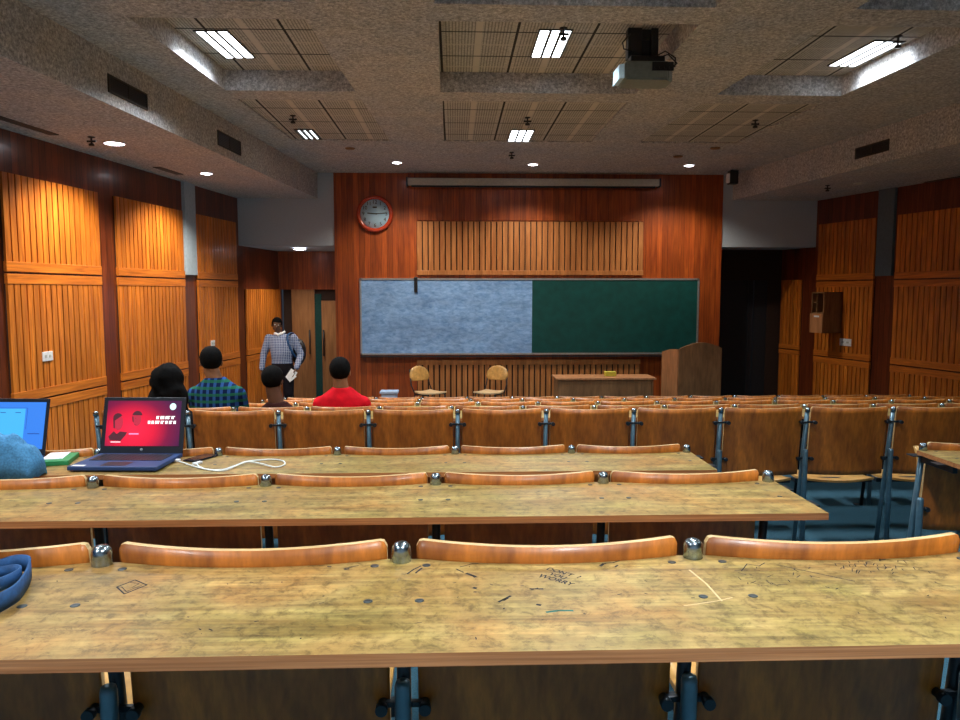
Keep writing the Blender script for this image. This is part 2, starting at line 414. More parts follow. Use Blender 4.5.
slat_panel(tname(), Vector((0, YF, 0)), 0, -.64, 3.26, [(F0 + .06, .73, 0, .09)], .0973, 'slatf', 'slatf', gap=.25)
b = MB(); b.box(-.63, 3.28, -.02, 0, 3.12, 3.64); struct(tname(), b.mesh('front_band', 'front'), (0, YF, 0))
# grey pillars standing out of both walls above mid height
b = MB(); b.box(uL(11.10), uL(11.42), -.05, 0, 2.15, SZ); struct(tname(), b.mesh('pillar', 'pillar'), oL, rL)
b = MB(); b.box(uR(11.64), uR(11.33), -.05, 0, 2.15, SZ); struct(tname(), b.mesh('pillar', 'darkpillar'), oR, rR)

# ceiling -------------------------------------------------------------
lcL = lambda y: -1.96 - (7.8 - y) * .056 - .315
COF = []   # (x0 near, x1 near, x1 far, x0 far, y0, y1, recess height)
def cof(kind, y0, y1, h):
    if kind == 'c': q = [(-.11, y0), (1.86, y0), (1.86, y1), (-.13, y1)]
    elif kind == 'l':
        f = lambda y: -2.275 - (7.8 - y) * .056; g = lambda y: -.98 - (7.8 - y) * .056
        q = [(f(y0), y0), (g(y0), y0), (g(y1), y1), (f(y1), y1)]
    else:
        f = lambda y: 2.69 + (7.8 - y) * .077; g = lambda y: 3.99 + (7.8 - y) * .060
        q = [(f(y0), y0), (g(y0), y0), (g(y1), y1), (f(y1), y1)]
    COF.append((q, h, kind))
for y0, y1 in ((-1.8, .6), (.95, 3.05), (3.4, 5.46), (5.8, 7.8)):
    for k in 'clr': cof(k, y0, y1, TZ - CZ)
for k in 'clr': cof(k, 8.15, 10.28, .02)
bm = bmesh.new()
def loop(pts, z):
    vs = [bm.verts.new((x, y, z)) for x, y in pts]
    return vs, [bm.edges.new((vs[i], vs[(i + 1) % len(vs)])) for i in range(len(vs))]
ye = YF + .1
outer, es = loop([(BL(YB) - .0, YB), (BR(YB), YB), (BR(ye), ye), (BL(ye), ye)], CZ)
holes = []
for q, h, k in COF:
    vs, e = loop(q, CZ); es += e; holes.append((vs, q, h))
bmesh.ops.triangle_fill(bm, edges=es, use_beauty=True, use_dissolve=False)
for vs, q, h in holes:
    top = [bm.verts.new((x, y, CZ + h)) for x, y in q]
    for i in range(4): bm.faces.new((vs[i], vs[(i + 1) % 4], top[(i + 1) % 4], top[i]))
me = bpy.data.meshes.new('ceiling'); bm.to_mesh(me); bm.free(); me.materials.append(M['ceil'])
struct('ceiling', me)
b = MB()
for q, h, k in COF: b.prism(q, CZ + h, CZ + h + .03)
struct('ceiling.001', b.mesh('ceiling_tiles', 'tile'))
b = MB(); b.prism([(BL(YB), YB), (BL(ye), ye), (XL(ye) - .1, ye), (XL(YB) - .1, YB)], SZ, CZ + .05); struct('ceiling.002', b.mesh('soffit_left', 'ceil'))
b = MB(); b.prism([(BR(YB), YB), (BR(ye), ye), (XR(ye) + .1, ye), (XR(YB) + .1, YB)], SZ, CZ + .05); struct('ceiling.003', b.mesh('soffit_right', 'ceil'))
b = MB(); b.box(-7, 11, YB - .2, 15.2, TZ + .05, TZ + .1); struct('ceiling.004', b.mesh('slab', 'backing'))

# ceiling lights ------------------------------------------------------
COOL = (.90, .96, 1.0)
def ceiling_light(x, y, z, label, mode, watts=0, rz=0., group=None, w=.27, l=.72):
    t = thing('ceiling_light', label, 'ceiling light', (x, y, z), rz, group)
    b = MB()
    for xx in (-w / 2 - .012, w / 2): b.box(xx, xx + .012, -l / 2, l / 2, -.012, 0)
    for yy in (-l / 2 - .012, l / 2): b.box(-w / 2 - .012, w / 2 + .012, yy, yy + .012, -.012, 0)
    for k in (1, 2): b.box(-w / 2 + w * k / 3 - .012, -w / 2 + w * k / 3 + .012, -l / 2, l / 2, -.016, -.001)
    if mode == 'off': b.box(-w / 2, w / 2, -l / 2, l / 2, -.004, 0)
    obj('light_frame', b.mesh('light_frame', 'grill'), t)
    for k in range(3):
        cx = -w / 2 + w * (k + .5) / 3; hw = w / 6 - .008
        b = MB()
        if mode == 'off': b.box(cx - .008, cx + .012, -l / 2 + .05, l / 2 - .05, -.012, -.005)
        else: b.box(cx - hw, cx + hw, -l / 2, l / 2, -.010, -.001)
        obj('light_tube', b.mesh('light_tube', {'on': 'lamp', 'dim': 'lamp', 'off': 'lampdim'}[mode]), t)
    if watts: light('lamp_light', 'AREA', (0, 0, -.02), (0, 0, 0), watts, COOL, t, w, l).data.spread = 2.2
    return t
ceiling_light(.872, 6.90, TZ, 'lit three-tube ceiling light in the middle recess, beside the projector', 'on', 42)
ceiling_light(-2.03, 7.02, TZ, 'lit three-tube ceiling light in the left recess, close to its left rim', 'on', 36, -.06)
ceiling_light(3.83, 7.08, TZ, 'lit three-tube ceiling light in the right recess, beside the right rim', 'on', 17, .07)
ceiling_light(.875, 9.95, CZ + .02, 'small lit ceiling light in the flat middle tile field, nearest the front wall', 'dim', 16, w=.28, l=.66)
ceiling_light(-1.87, 9.98, CZ + .02, 'dark louvred ceiling light with thin bright slits in the left tile field', 'off', 0, w=.22, l=.6)
for (x, y, lab) in ((.87, 4.4, 'lit ceiling light in the middle recess above the long desks'), (-2.2, 4.4, 'lit ceiling light in the left recess above the laptops'), (3.9, 4.4, 'lit ceiling light in the right recess above the aisle'),
                    (.87, 2.0, 'lit ceiling light in the middle recess over the nearest desk'), (-2.3, 2.0, 'lit ceiling light in the left recess beside the nearest desk'), (4.0, 2.0, 'lit ceiling light in the right recess beside the nearest desk'),
                (-2.4, -.6, 'lit ceiling light in the left recess at the back of the room'), (.87, -.6, 'lit ceiling light in the middle recess at the back of the room')):
    ceiling_light(x, y, TZ, lab, 'on', (23 if y > 0 else 50) if x < 3 else 5)

def downlight(x, y, z, label, watts=60, on=True, cone=2.3, r=.075):
    t = thing('downlight', label, 'downlight', (x, y, z))
    b = MB(); b.lathe([(r + .018, 0), (r + .018, -.008), (r, -.012), (r, -.002), (r + .018, 0)], 28, cap=False)
    obj('light_ring', b.mesh('light_ring', 'frame'), t)
    b = MB(); b.lathe([(r - .001, -.001), (r - .001, -.012), (r * .6, -.02), (r * .2, -.023)], 28)
    obj('light_disc', b.mesh('light_disc', 'down' if on else 'downoff'), t)
    if on: light('downlight_beam', 'SPOT', (0, 0, -.05), (0, 0, 0), watts, (1., .88, .74), t, .07, cone=cone, blend=.7)
    return t
downlight(-3.60, 8.28, SZ, 'lit round downlight in the left soffit nearest the camera', 190, r=.10)
downlight(-3.29, 10.30, SZ, 'lit round downlight in the left soffit beside the grey pillar', 170)
downlight(-3.95, 5.6, SZ, 'lit round downlight in the left soffit above the first slatted panel', 120)
downlight(-.874, 11.92, CZ, 'lit round downlight left of the projection screen, above the clock', 110)
downlight(1.256, 12.02, CZ, 'lit round downlight in front of the middle of the projection screen', 90)
downlight(3.745, 12.03, CZ, 'lit round downlight above the right end of the projection screen', 110)
downlight(-2.766, 13.72, 2.675, 'lit round downlight in the low ceiling of the left doorway recess', 60, r=.11)
downlight(5.915, 10.90, SZ, 'unlit round downlight in the right soffit', 0, False)

def sprinkler(x, y, z, label, n='sprinkler_head', drop=.09):
    t = thing(n, label, 'sprinkler', (x, y, z))
    b = MB(); b.lathe([(.035, 0), (.035, -.008), (.010, -.012), (.010, -drop + .03), (.028, -drop + .02), (.028, -drop), (.006, -drop)], 14); b.box(-.045, .045, -.008, .008, -drop * .6, -drop * .6 + .018)
    obj('sprinkler_body', b.mesh('sprinkler_body', 'black'), t)
sprinkler(-3.70, 7.98, SZ, 'small dark sprinkler left of the nearest soffit downlight')
sprinkler(-1.85, 8.95, CZ + .02, 'small dark sprinkler in the left tile field')
sprinkler(.846, 11.05, CZ, 'small dark sprinkler between the middle ceiling light and front downlights')
sprinkler(.868, 8.95, CZ + .02, 'small dark sprinkler in the middle tile field')
sprinkler(.93, 6.50, TZ, 'dark sprinkler at the near end of the middle recess light', drop=.10)
sprinkler(3.584, 9.0, CZ + .02, 'small dark sprinkler in the right tile field')
sprinkler(3.86, 6.60, TZ, 'dark sprinkler at the near end of the right recess light', drop=.10)
sprinkler(5.56, 11.15, SZ, 'small dark sprinkler hanging from the right soffit')
for x, y, lab in ((-1.446, 10.8, 'flat dark disc detector on the ceiling left of the front downlights'), (3.333, 11.25, 'flat dark disc detector on the ceiling near the right downlight'), (3.666, 10.6, 'flat dark disc detector behind the right tile field')):
    b = MB(); b.lathe([(.07, 0), (.07, -.012), (.05, -.022), (.02, -.024)], 20)
    tag(obj('smoke_detector', b.mesh('smoke_detector', 'cabinet'), None, (x, y, CZ)), lab, 'detector')

def vent(o, rz, w, h, label, louv=7, name='air_vent', rx=0):
    t = thing(name, label, 'air vent', o, rz); t.rotation_euler = (rx, 0, rz)
    b = MB(); f = .018
    b.box(-w / 2, w / 2, -.012, -.001, -h / 2, -h / 2 + f); b.box(-w / 2, w / 2, -.012, -.001, h / 2 - f, h / 2)
    b.box(-w / 2, -w / 2 + f, -.012, -.001, -h / 2, h / 2); b.box(w / 2 - f, w / 2, -.012, -.001, -h / 2, h / 2)
    if w > .3: b.box(-.008, .008, -.012, -.001, -h / 2, h / 2)
    obj('vent_frame', b.mesh('vent_frame', 'grill'), t)
    b = MB(); b.box(-w / 2 + .01, w / 2 - .01, -.003, -.0005, -h / 2 + .01, h / 2 - .01)
    for k in range(louv):
        z = -h / 2 + f + (h - 2 * f) * (k + .5) / louv
        b.box(-w / 2 + f, w / 2 - f, -.011, -.004, z - .003, z + .003)
    obj('vent_louvres', b.mesh('vent_louvres', 'black'), t)
aL = math.atan2(1, .0938); aR = math.atan2(-1, .1116)
# bulkhead faces: local -Y must look into the room
vent((BL(6.93) , 6.93, 3.655), aL, .66, .15, 'long dark air vent high on the left bulkhead, nearest the camera')
vent((BL(9.21) , 9.21, 3.66), aL, .70, .17, 'dark air vent high on the left bulkhead, towards the front wall')
vent((BR(9.40) , 9.40, 3.675), aR, .64, .14, 'dark two-part air vent on the right bulkhead')
def slot(o, rz, w, label):
    b = MB(); b.box(-w / 2, w / 2, -.05, .05, -.008, -.0005); tag(obj('ceiling_slot', b.mesh('ceiling_slot', 'grill'), None, o, (0, 0, rz)), label, 'air slot')
slot((-4.07, 7.45, SZ), rL, .85, 'dark linear air slot in the left soffit nearest the camera')
slot((-3.72, 10.12, SZ), rL, .6, 'dark linear air slot in the left soffit beside the second downlight')
slot((6.90, 10.5, SZ), rR, .6, 'dark linear air slot in the right soffit')

# ------------------------------------------------------------ bench desks
WP = .5555
MC = {}
def cached(key, fn):
    if key not in MC: MC[key] = fn()
    return MC[key]
def ply_sheet(fn, nu, nv, th):
    """fn(u,v) -> point on the near surface, th(u,v) -> offset vector; rim gets the pale ply edge"""
    b = MB()
    A = [[Vector(fn(i / nu, j / nv)) for j in range(nv + 1)] for i in range(nu + 1)]
    B_ = [[A[i][j] + Vector(th) for j in range(nv + 1)] for i in range(nu + 1)]
    VA = b.grid(A, 0); VB = b.grid(B_, 0)
    rimA = [VA[i][0] for i in range(nu + 1)] + [VA[nu][j] for j in range(1, nv + 1)] + [VA[i][nv] for i in range(nu - 1, -1, -1)] + [VA[0][j] for j in range(nv - 1, 0, -1)]
    rimB = [VB[i][0] for i in range(nu + 1)] + [VB[nu][j] for j in range(1, nv + 1)] + [VB[i][nv] for i in range(nu - 1, -1, -1)] + [VB[0][j] for j in range(nv - 1, 0, -1)]
    n = len(rimA)
    for i in range(n):
        b.bm.faces.new((rimA[i], rimA[(i + 1) % n], rimB[(i + 1) % n], rimB[i])).material_index = 1
    return b.mesh('backrest', ['ply', 'plyedge'])
def back_mesh():
    W = WP - .056
    def fn(u, v):      # v: 0 bottom .. 1 top
        u = (1 - math.cos(PI * u)) / 2 * .75 + u * .25 if 0 < u < 1 else u
        x = .028 + W * u; s = (2 * u - 1)
        z = -.445 + .44 * v
        c = .013
        # rounded upper corners
        ex = min(u, 1 - u) * W
        if ex < c and v > .97: z -= c - math.sqrt(max(0, c * c - (c - ex) ** 2))
        z += .006 * s * s * v
        y = .008 - .036 * (1 - s * s) + (1 - v) * .042
        return (x, y, z)
    return ply_sheet(fn, 30, 12, (0, .013, 0))
def seat_mesh():
    W = WP - .09
    def fn(u, v):
        x = .045 + W * u; s = 2 * u - 1
        y = -.03 * (1 - s * s) + .36 * v + (.03 * (1 - s * s)) * v
        z = -.014 * (1 - s * s) - .018 * math.sin(PI * min(1, v * 1.1)) + (-.03 * max(0, v - .8) * 5)
        return (x, y, z)
    m_ = ply_sheet(fn, 16, 10, (0, 0, -.014)); m_.materials.clear(); m_.materials.append(M['chairwood']); m_.materials.append(M['plyedge']); return m_
def bench(name, label, row, x0, n, desk=True, cat='bench desk', group='rows of fixed bench desks', end_over=(.02, .02), fold=False):
    Y, top = ROWS[row]; fl = FLOORS[row]; H = top - fl
    t = thing(name, label, cat, (x0, Y, fl), 0, group)
    lean = .13
    yl = lambda z: (H - z) * lean          # the post leans away from the viewer going down
    post = cached(('post', round(H, 3), fold), lambda: MB().tube([(0, yl(H - .012), H - .012), (0, yl(H * .5), H * .5), (0, yl(.0), .0)], .0140, 14).box(-.03, .03, yl(0) - .04, yl(0) + .07, 0, .006, 0).mesh('post', 'darksteel' if desk and not fold else 'bluesteel'))
    leg = cached(('leg', round(H, 3)), lambda: MB().lathe([(.0160, .0), (.0160, H - .285), (.0135, H - .275), (.006, H - .272)], 14, (0, -.025, 0)).box(-.03, .03, -.06, .01, 0, .006).mesh('leg', 'bluesteel'))
    cap = cached(('cap', desk, round(H, 3)), lambda: MB().lathe([(.0185, -.052), (.0185, -.016), (.0168, -.008), (.012, -.002), (.004, 0)] if desk else [(.0165, -.03), (.0165, -.010), (.012, -.003), (.005, 0)], 18, (0, 0, 0)).mesh('post_cap', 'chrome'))
    def brk(dz, ears):
        q = MB()
        for s in ears:
            q.box(min(0, s * .042), max(0, s * .042), -.004, .010, -.006, .006, 0, .002)
            q.lathe([(.012, -.03), (.012, -.014), (.009, -.010), (.009, .01)], 12, (0, 0, 0), 0, Matrix.Translation((s * .042, .004, 0)) @ Matrix.Rotation(-PI / 2, 4, 'X'))
        return q.mesh('bracket', 'darksteel')
    back = cached('back', back_mesh); seat = cached('seat', seat_mesh)
    for i in range(n + 1):
        x = i * WP
        ears = (1,) if i == 0 else ((-1,) if i == n else (-1, 1)); ek = str(ears)
        p = obj('post', post, t, (x, 0, 0))
        obj('post_cap', cap, p, (0, 0, H))
        obj('leg', leg, t, (x, yl(H * .5) - .03, 0))
        for dz in (.095, .335):
            obj('bracket', cached(('brk', ek), lambda: brk(0, ears)), p, (0, yl(H - dz) - .018, H - dz))
        if desk:
            arm = cached('arm', lambda: MB().box(-.012, .012, -.24, .0, -.095, -.056, 0, .003).box(-.07, .07, -.22, -.16, -.061, -.057).box(-.07, .07, -.04, .02, -.061, -.057).mesh('desk_bracket', 'darksteel'))
            obj('desk_bracket', arm, t, (x, 0, H))
        # seat carrier beam
        if i < n:
            obj('backrest', back, t, (x, yl(H) , H))
            so = obj('seat', seat, t, (x + (.07 if fold else 0), .10 if not fold else .13, .455), (math.radians(78) if fold else 0, 0, 0)); so.scale.x = .78 if fold else 1
            rail = cached('rail', lambda: MB().box(.03, WP, .20, .24, .395, .425, 0, .004).mesh('seat_rail', 'darksteel'))
            if not (fold and i == 0): obj('seat_rail', rail, t, (x, 0, 0))
    if desk:
        zt = H - .037
        pts = [(-end_over[0], -.366), (n * WP + end_over[1], -.366)]
        pts += [(n * WP + end_over[1], .0)]
        for i in range(n - 1, -1, -1):
            for k in range(13):
                u = 1 - k / 12; W = WP - .056; s = 2 * u - 1
                pts.append((i * WP + .028 + W * u, .008 - .036 * (1 - s * s) - .004 + .006))
        pts += [(-end_over[0], 0)]
        b = MB(); b.prism(pts, zt - .020, zt, 0, 1)
        d = obj('desktop', b.mesh('desktop', ['desktop', 'edge']), t)
        if row <= 3:
            sc = cached('screw', lambda: MB().lathe([(.0078, 0), (.0078, .0008), (.006, .0011), (.002, .0006)], 14).mesh('screw', 'screwm'))
            for i in range(n + 1):
                for dx, dy in ((-.048, -.026), (.048, -.026), (-.042, -.186), (.042, -.186)):
                    px = i * WP + dx
                    if -end_over[0] < px < n * WP + end_over[1]: obj('screw', sc, d, (px, dy, zt))
        return t, d, zt
    return t
DZ = {1: ROWS[1][1] - .037, 2: ROWS[2][1] - .037, 3: ROWS[3][1] - .037}
t1, d1, zt1 = bench('bench_desk', 'long scribbled tan desk nearest the camera, full width, with orange seat backs', 1, -.1 - 3 * WP, 5, end_over=(.05, .06))
bench('bench_desk', 'second long tan desk from the camera, ending beside the aisle at right', 2, 1.05 - 6 * WP, 6, end_over=(.05, .022))
bench('bench_desk', 'third long tan desk from the camera, carrying laptops, phone and white cable', 3, 1.115 - 7 * WP, 7, end_over=(.05, .02))
bench('bench_desk', 'short desk at the right edge, across the aisle from the laptop desk', 3, 2.275, 4, end_over=(.03, .03), fold=True)
bench('seat_row', 'row of brown plywood seat backs on blue-grey legs, without a desk behind it', 4, -2.2, 11, desk=False, cat='seat row', group=None)
bench('bench_desk', 'desk row directly in front of the open seat row, holding the seated people', 5, -.02 - 4 * WP, 12)
bench('bench_desk', 'third desk row from the front, its caps just above the seated people row', 6, .22 - 4 * WP, 13)
bench('bench_desk', 'second desk row from the front wall', 7, .18 - 4 * WP, 14)
bench('bench_desk', 'foremost desk row, nearest the front table and lectern', 8, .16 - 4 * WP, 14)

# marks left on the nearest desktop (root at x0 = -.1-3*WP, y = 1.38)
ox, oy = -.1 - 3 * WP, 1.392
def stroke(b, pts, w, mi=0):
    pts = [Vector((x - ox, y - oy, zt1 + .0004)) for x, y in pts]
    for p, q in zip(pts[:-1], pts[1:]):
        d = (q - p)
        if d.length < 1e-5: continue
        nrm = Vector((-d.y, d.x, 0)).normalized() * w / 2; e = d.normalized() * w * .3
        b.poly([p - nrm - e, q - nrm + e, q + nrm + e, p + nrm - e], mi)
for pts_, w_, mi_ in (
    ([(.072, 1.196), (.093, 1.219)], .0035, 0),
    ([(.080, 1.203), (.086, 1.210)], .005, 0),
    ([(-.085, 1.324), (-.075, 1.345), (-.062, 1.362)], .0025, 0),
    ([(-.070, 1.328), (-.060, 1.352)], .003, 0),
    ([(.003, 1.345), (.010, 1.335), (.016, 1.328)], .0022, 0),
    ([(.022, 1.322), (.032, 1.312), (.037, 1.305)], .005, 0),
    ([(.010, 1.355), (.022, 1.362), (.034, 1.372), (.044, 1.372)], .0016, 0),
    ([(.129, 1.248), (.150, 1.247)], .0035, 0),
    ([(.131, 1.244), (.142, 1.251)], .002, 0),
    ([(.033, 1.256), (.036, 1.254)], .005, 0),
    ([(.033, 1.238), (.036, 1.238)], .003, 0),
    ([(.134, 1.183), (.138, 1.181)], .005, 0),
    ([(.269, 1.353), (.283, 1.365), (.296, 1.366), (.311, 1.377)], .0022, 0),
    ([(.270, 1.350), (.277, 1.362)], .004, 0),
    ([(.296, 1.345), (.302, 1.353)], .003, 0),
    ([(-.580, 1.281), (-.554, 1.250), (-.532, 1.288), (-.562, 1.312), (-.580, 1.281)], .0022, 0),
    ([(-.572, 1.281), (-.555, 1.260), (-.540, 1.288)], .0012, 0),
    ([(-.565, 1.300), (-.548, 1.295), (-.553, 1.278)], .0012, 0),
    ([(-.203, 1.352), (-.192, 1.362), (-.178, 1.368)], .0018, 0),
    ([(-.200, 1.350), (-.194, 1.352)], .004, 0),
    ([(-.234, 1.366), (-.228, 1.364)], .003, 0),
    ([(.598, 1.345), (.70, 1.262)], .0016, 0),
    ([(.521, 1.317), (.545, 1.352), (.563, 1.340), (.58, 1.356)], .0014, 0),
    ([(.146, 1.154), (.165, 1.159), (.187, 1.158)], .0045, 1),
    ([(.428, 1.325), (.437, 1.26), (.438, 1.187)], .0026, 2), ([(.37, 1.17), (.43, 1.187), (.46, 1.20)], .0016, 2)):
    b = MB(); stroke(b, pts_, w_ * 1.25, mi_); obj('pen_mark' if mi_ < 2 else 'scratch', b.mesh('pen_mark', ['ink', 'greenink', 'scratch']), t1)
b = MB()
for k in range(30):
    x = .70 + random.random() * .16; y = 1.29 + random.random() * .07; a = .9 + random.random() * .5; L = .006 + random.random() * .012
    stroke(b, [(x, y), (x + L * math.cos(a), y + L * math.sin(a)), (x + L * 1.4, y + L * .7)], .0013)
for k in range(26):
    x = .50 + random.random() * .14; y = 1.25 + random.random() * .09; a = random.random() * 6; L = .005 + random.random() * .012
    stroke(b, [(x, y), (x + L * math.cos(a), y + L * math.sin(a))], .0013)
for k in range(60):
    x = -.85 + random.random() * 1.8; y = 1.07 + random.random() * .29; a = random.random() * 6; L = .002 + random.random() * .006
    stroke(b, [(x, y), (x + L * math.cos(a), y + L * math.sin(a))], .001 + random.random() * .0015)
o = obj('scribble', b.mesh('scribble', ['ink', 'greenink', 'scratch']), t1); o['kind'] = 'stuff'
for s, x, y, sz in (("DON'T  ?", .196, 1.318, .0145), ('YOU', .184, 1.304, .0135), ('WORRY', .178, 1.286, .016)):
    obj('handwriting', text_mesh('handwriting', s, sz * 1.2, 'ink', 0, bold=.0004), t1, (x - ox, y - oy, zt1 + .0006), (0, 0, -.72))

# ------------------------------------------------------------ front wall furniture
# writing board
t = thing('writing_board', 'wide board on the front wall, pale blue whiteboard left and green chalkboard right', 'board', (-1.61, YF, .815))
W, H = 5.88, 1.32; wb = 2.965
b = MB(); b.box(.02, wb, -.03, -.002, .02, H - .02); obj('whiteboard_panel', b.mesh('whiteboard_panel', 'whiteboard'), t)
b = MB(); b.box(wb, W - .02, -.03, -.002, .02, H - .02); obj('chalkboard_panel', b.mesh('chalkboard_panel', 'green_board'), t)
b = MB()
b.box(0, W, -.04, 0, 0, .03); b.box(0, W, -.04, 0, H - .03, H); b.box(0, .03, -.04, 0, 0, H); b.box(W - .03, W, -.04, 0, 0, H)
obj('board_frame', b.mesh('board_frame', 'frame'), t)
b = MB(); b.box(0, W, -.10, -.03, -.035, -.02); obj('pen_ledge', b.mesh('pen_ledge', 'darksteel'), t)
b = MB(); b.box(.93, .99, -.052, -.03, 1.08, H + .02, 0, .004); obj('hanging_strap', b.mesh('hanging_strap', 'black'), t)
# clock
t = thing('wall_clock', 'round wall clock with red-orange rim and pale blue face left of the board', 'clock', (-1.335, YF, 3.223))
Ry = Matrix.Rotation(PI / 2, 4, 'X')
b = MB(); b.lathe([(.245, 0), (.30, .0), (.312, .025), (.305, .055), (.275, .07), (.245, .05), (.245, 0)], 48, mat=Ry, cap=False); obj('clock_rim', b.mesh('clock_rim', 'clockrim'), t)
b = MB(); b.lathe([(.25, .001), (.25, .03), (.01, .031)], 48, mat=Ry); obj('clock_face', b.mesh('clock_face', 'clockface'), t)
for h in range(1, 13):
    a = h * PI / 6
    obj('numeral', text_mesh('numeral', str(h), .085, 'ink', .001), t, (.195 * math.sin(a), -.034, .195 * math.cos(a)), (PI / 2, 0, 0))
def hand(a, L, w):
    return MB().box(-w / 2, w / 2, -.003, 0, -.04, L, mat=Matrix.Rotation(a, 4, 'Y')).mesh('hand', 'ink')
obj('hour_hand', hand(math.radians(-85), .125, .016), t, (0, -.040, 0)); obj('minute_hand', hand(math.radians(86), .19, .011), t, (0, -.044, 0))
b = MB(); b.box(-.035, .035, -.002, 0, -.012, .012); obj('dial_mark', b.mesh('dial_mark', 'ink'), t, (0, -.033, .11))
# projection screen casing
t = thing('projection_screen', 'rolled-up projection screen in a long off-white casing along the top of the front wall', 'projection screen', (-.77, YF - .03, 3.66))
b = MB(); b.box(0, 4.27, -.14, -.02, .03, .15, 0, .015); obj('screen_casing', b.mesh('screen_casing', 'casing'), t)
b = MB(); b.box(.06, 4.21, -.10, -.075, 0, .03, 0, .004); obj('bottom_bar', b.mesh('bottom_bar', 'darksteel'), t)
for x in (-.02, 4.27): b = MB(); b.box(x, x + .02, -.15, .029, .02, .16); obj('end_cap', b.mesh('end_cap', 'darksteel'), t)
# front table
t = thing('front_table', 'low brown teacher table with a solid front, right of the two chairs', 'table', (1.575, 11.25, F0))
TH = .84
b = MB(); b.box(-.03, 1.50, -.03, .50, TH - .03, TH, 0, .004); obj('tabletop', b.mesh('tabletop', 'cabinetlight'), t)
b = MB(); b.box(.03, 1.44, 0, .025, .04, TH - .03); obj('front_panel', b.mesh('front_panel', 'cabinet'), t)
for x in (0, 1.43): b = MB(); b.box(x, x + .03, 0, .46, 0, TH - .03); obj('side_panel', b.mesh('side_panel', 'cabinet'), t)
b = MB(); b.box(0, .17, 0, .12, 0, .07, 0, .004); tag(obj('small_box', b.mesh('small_box', 'yellow'), None, (2.34, 11.45, F0 + TH)), 'small yellow-green box lying on the front table', 'box')
# lectern
t = thing('lectern', 'tall brown wooden lectern with an arched front panel, at the right end of the board', 'lectern', (3.43, 11.3, F0))
b = MB(); n = 20; out = [(0, 0), (.655, 0)] + [(.655 * (1 - k / n), 1.27 + .135 * math.sin(PI * (.12 + .80 * k / n)) - .03) for k in range(n + 1)]
b.prism(out, 0, .03, mat=Matrix.Rotation(PI / 2, 4, 'X')); obj('front_panel', b.mesh('front_panel', 'cabinet'), t)
def side(xa, ya, xb, yb, h0, h1, m):
    L = math.hypot(xb - xa, yb - ya)
    q = MB(); q.prism([(0, 0), (L, 0), (L, h1), (L * .5, (h0 + h1) / 2 + .02), (0, h0)], -.015, .01, mat=Matrix.Rotation(PI / 2, 4, 'X'))
    obj('side_panel', q.mesh('side_panel', m), t, (xa, ya, 0), (0, 0, math.atan2(yb - ya, xb - xa)))
side(0, .0, -.09, .55, 1.27, 1.19, 'cabinetlight'); side(.655, .0, .80, .55, 1.27, 1.19, 'cabinet')  # left side takes the paler wood, its lit look put into the colour
b = MB(); b.prism([(.0, .02), (.65, .02), (.75, .5), (-.05, .5)], 1.02, 1.05); obj('reading_shelf', b.mesh('reading_shelf', 'cabinet'), t)
# two loose chairs
def loose_chair(x, y, rz, label):
    t = thing('wooden_chair', label, 'chair', (x, y, F0), rz, 'loose chairs at the front')
    sh = .50
    def fs(u, v):
        s = 2 * u - 1; w = .20 - .03 * v * v
        return (s * w, -.20 + .40 * v, sh + .012 * s * s - .015 * math.sin(PI * v))
    obj('seat', ply_sheet(fs, 10, 8, (0, 0, -.02)), t).data.materials.clear(); o = [c for c in t.children if c.name.startswith('seat')][0]
    o.data.materials.append(M['ivory']); o.data.materials.append(M['ivory'])
    def fb(u, v):     # rounded-D back panel
        s = 2 * u - 1; w = .20 * math.sqrt(max(.02, 1 - (max(0, v - .25) / .75) ** 2.4)) * (.82 + .18 * min(1, v * 4))
        return (s * w, .25 + .06 * v - .03 * (1 - s * s), sh + .17 + .24 * v)
    o = obj('backrest', ply_sheet(fb, 12, 12, (0, .014, 0)), t); o.data.materials.clear(); o.data.materials.append(M['chairwood']); o.data.materials.append(M['plyedge'])
    for s in (-1, 1):
        b = MB(); b.tube([(s * .18, -.19, 0), (s * .18, -.17, sh - .03), (s * .17, -.10, sh - .02)], .011, 8); obj('leg', b.mesh('leg', 'black'), t)
        b = MB(); b.tube([(s * .19, .24, 0), (s * .185, .16, sh - .04), (s * .19, .25, sh + .1), (s * .175, .315, sh + .36)], .011, 8); obj('leg', b.mesh('leg', 'black'), t)
        b = MB(); b.tube([(s * .175, -.17, sh - .03), (s * .185, .16, sh - .04)], .010, 8); obj('seat_bar', b.mesh('seat_bar', 'black'), t)
loose_chair(-.40, 12.30, math.radians(40), 'light wooden chair left of its twin, angled to the right, below the whiteboard')
loose_chair(.59, 12.30, math.radians(-30), 'light wooden chair right of its twin, angled to the left, below the whiteboard')
# pale blue bin
t = thing('waste_bin', 'pale blue rectangular bin showing above the foremost desk row, left of the chairs', 'bin', (-.86, 9.95, F0))
b = MB(); b.prism([(-.10, -.08), (.10, -.08), (.10, .08), (-.10, .08)], 0, .80); obj('bin_body', b.mesh('bin_body', 'bluebin'), t)
b = MB(); b.box(-.12, .12, -.10, .10, .80, .832, 0, .006); obj('bin_lid', b.mesh('bin_lid', 'bluebin'), t)
# cabinet on right wall
def onR(name, label, cat, y, z): return thing(name, label, cat, (XR(y), y, z), rR)
t = onR('wall_cabinet', 'small open-front wooden box cabinet mounted on the right slatted wall', 'cabinet', 12.45, 1.22)
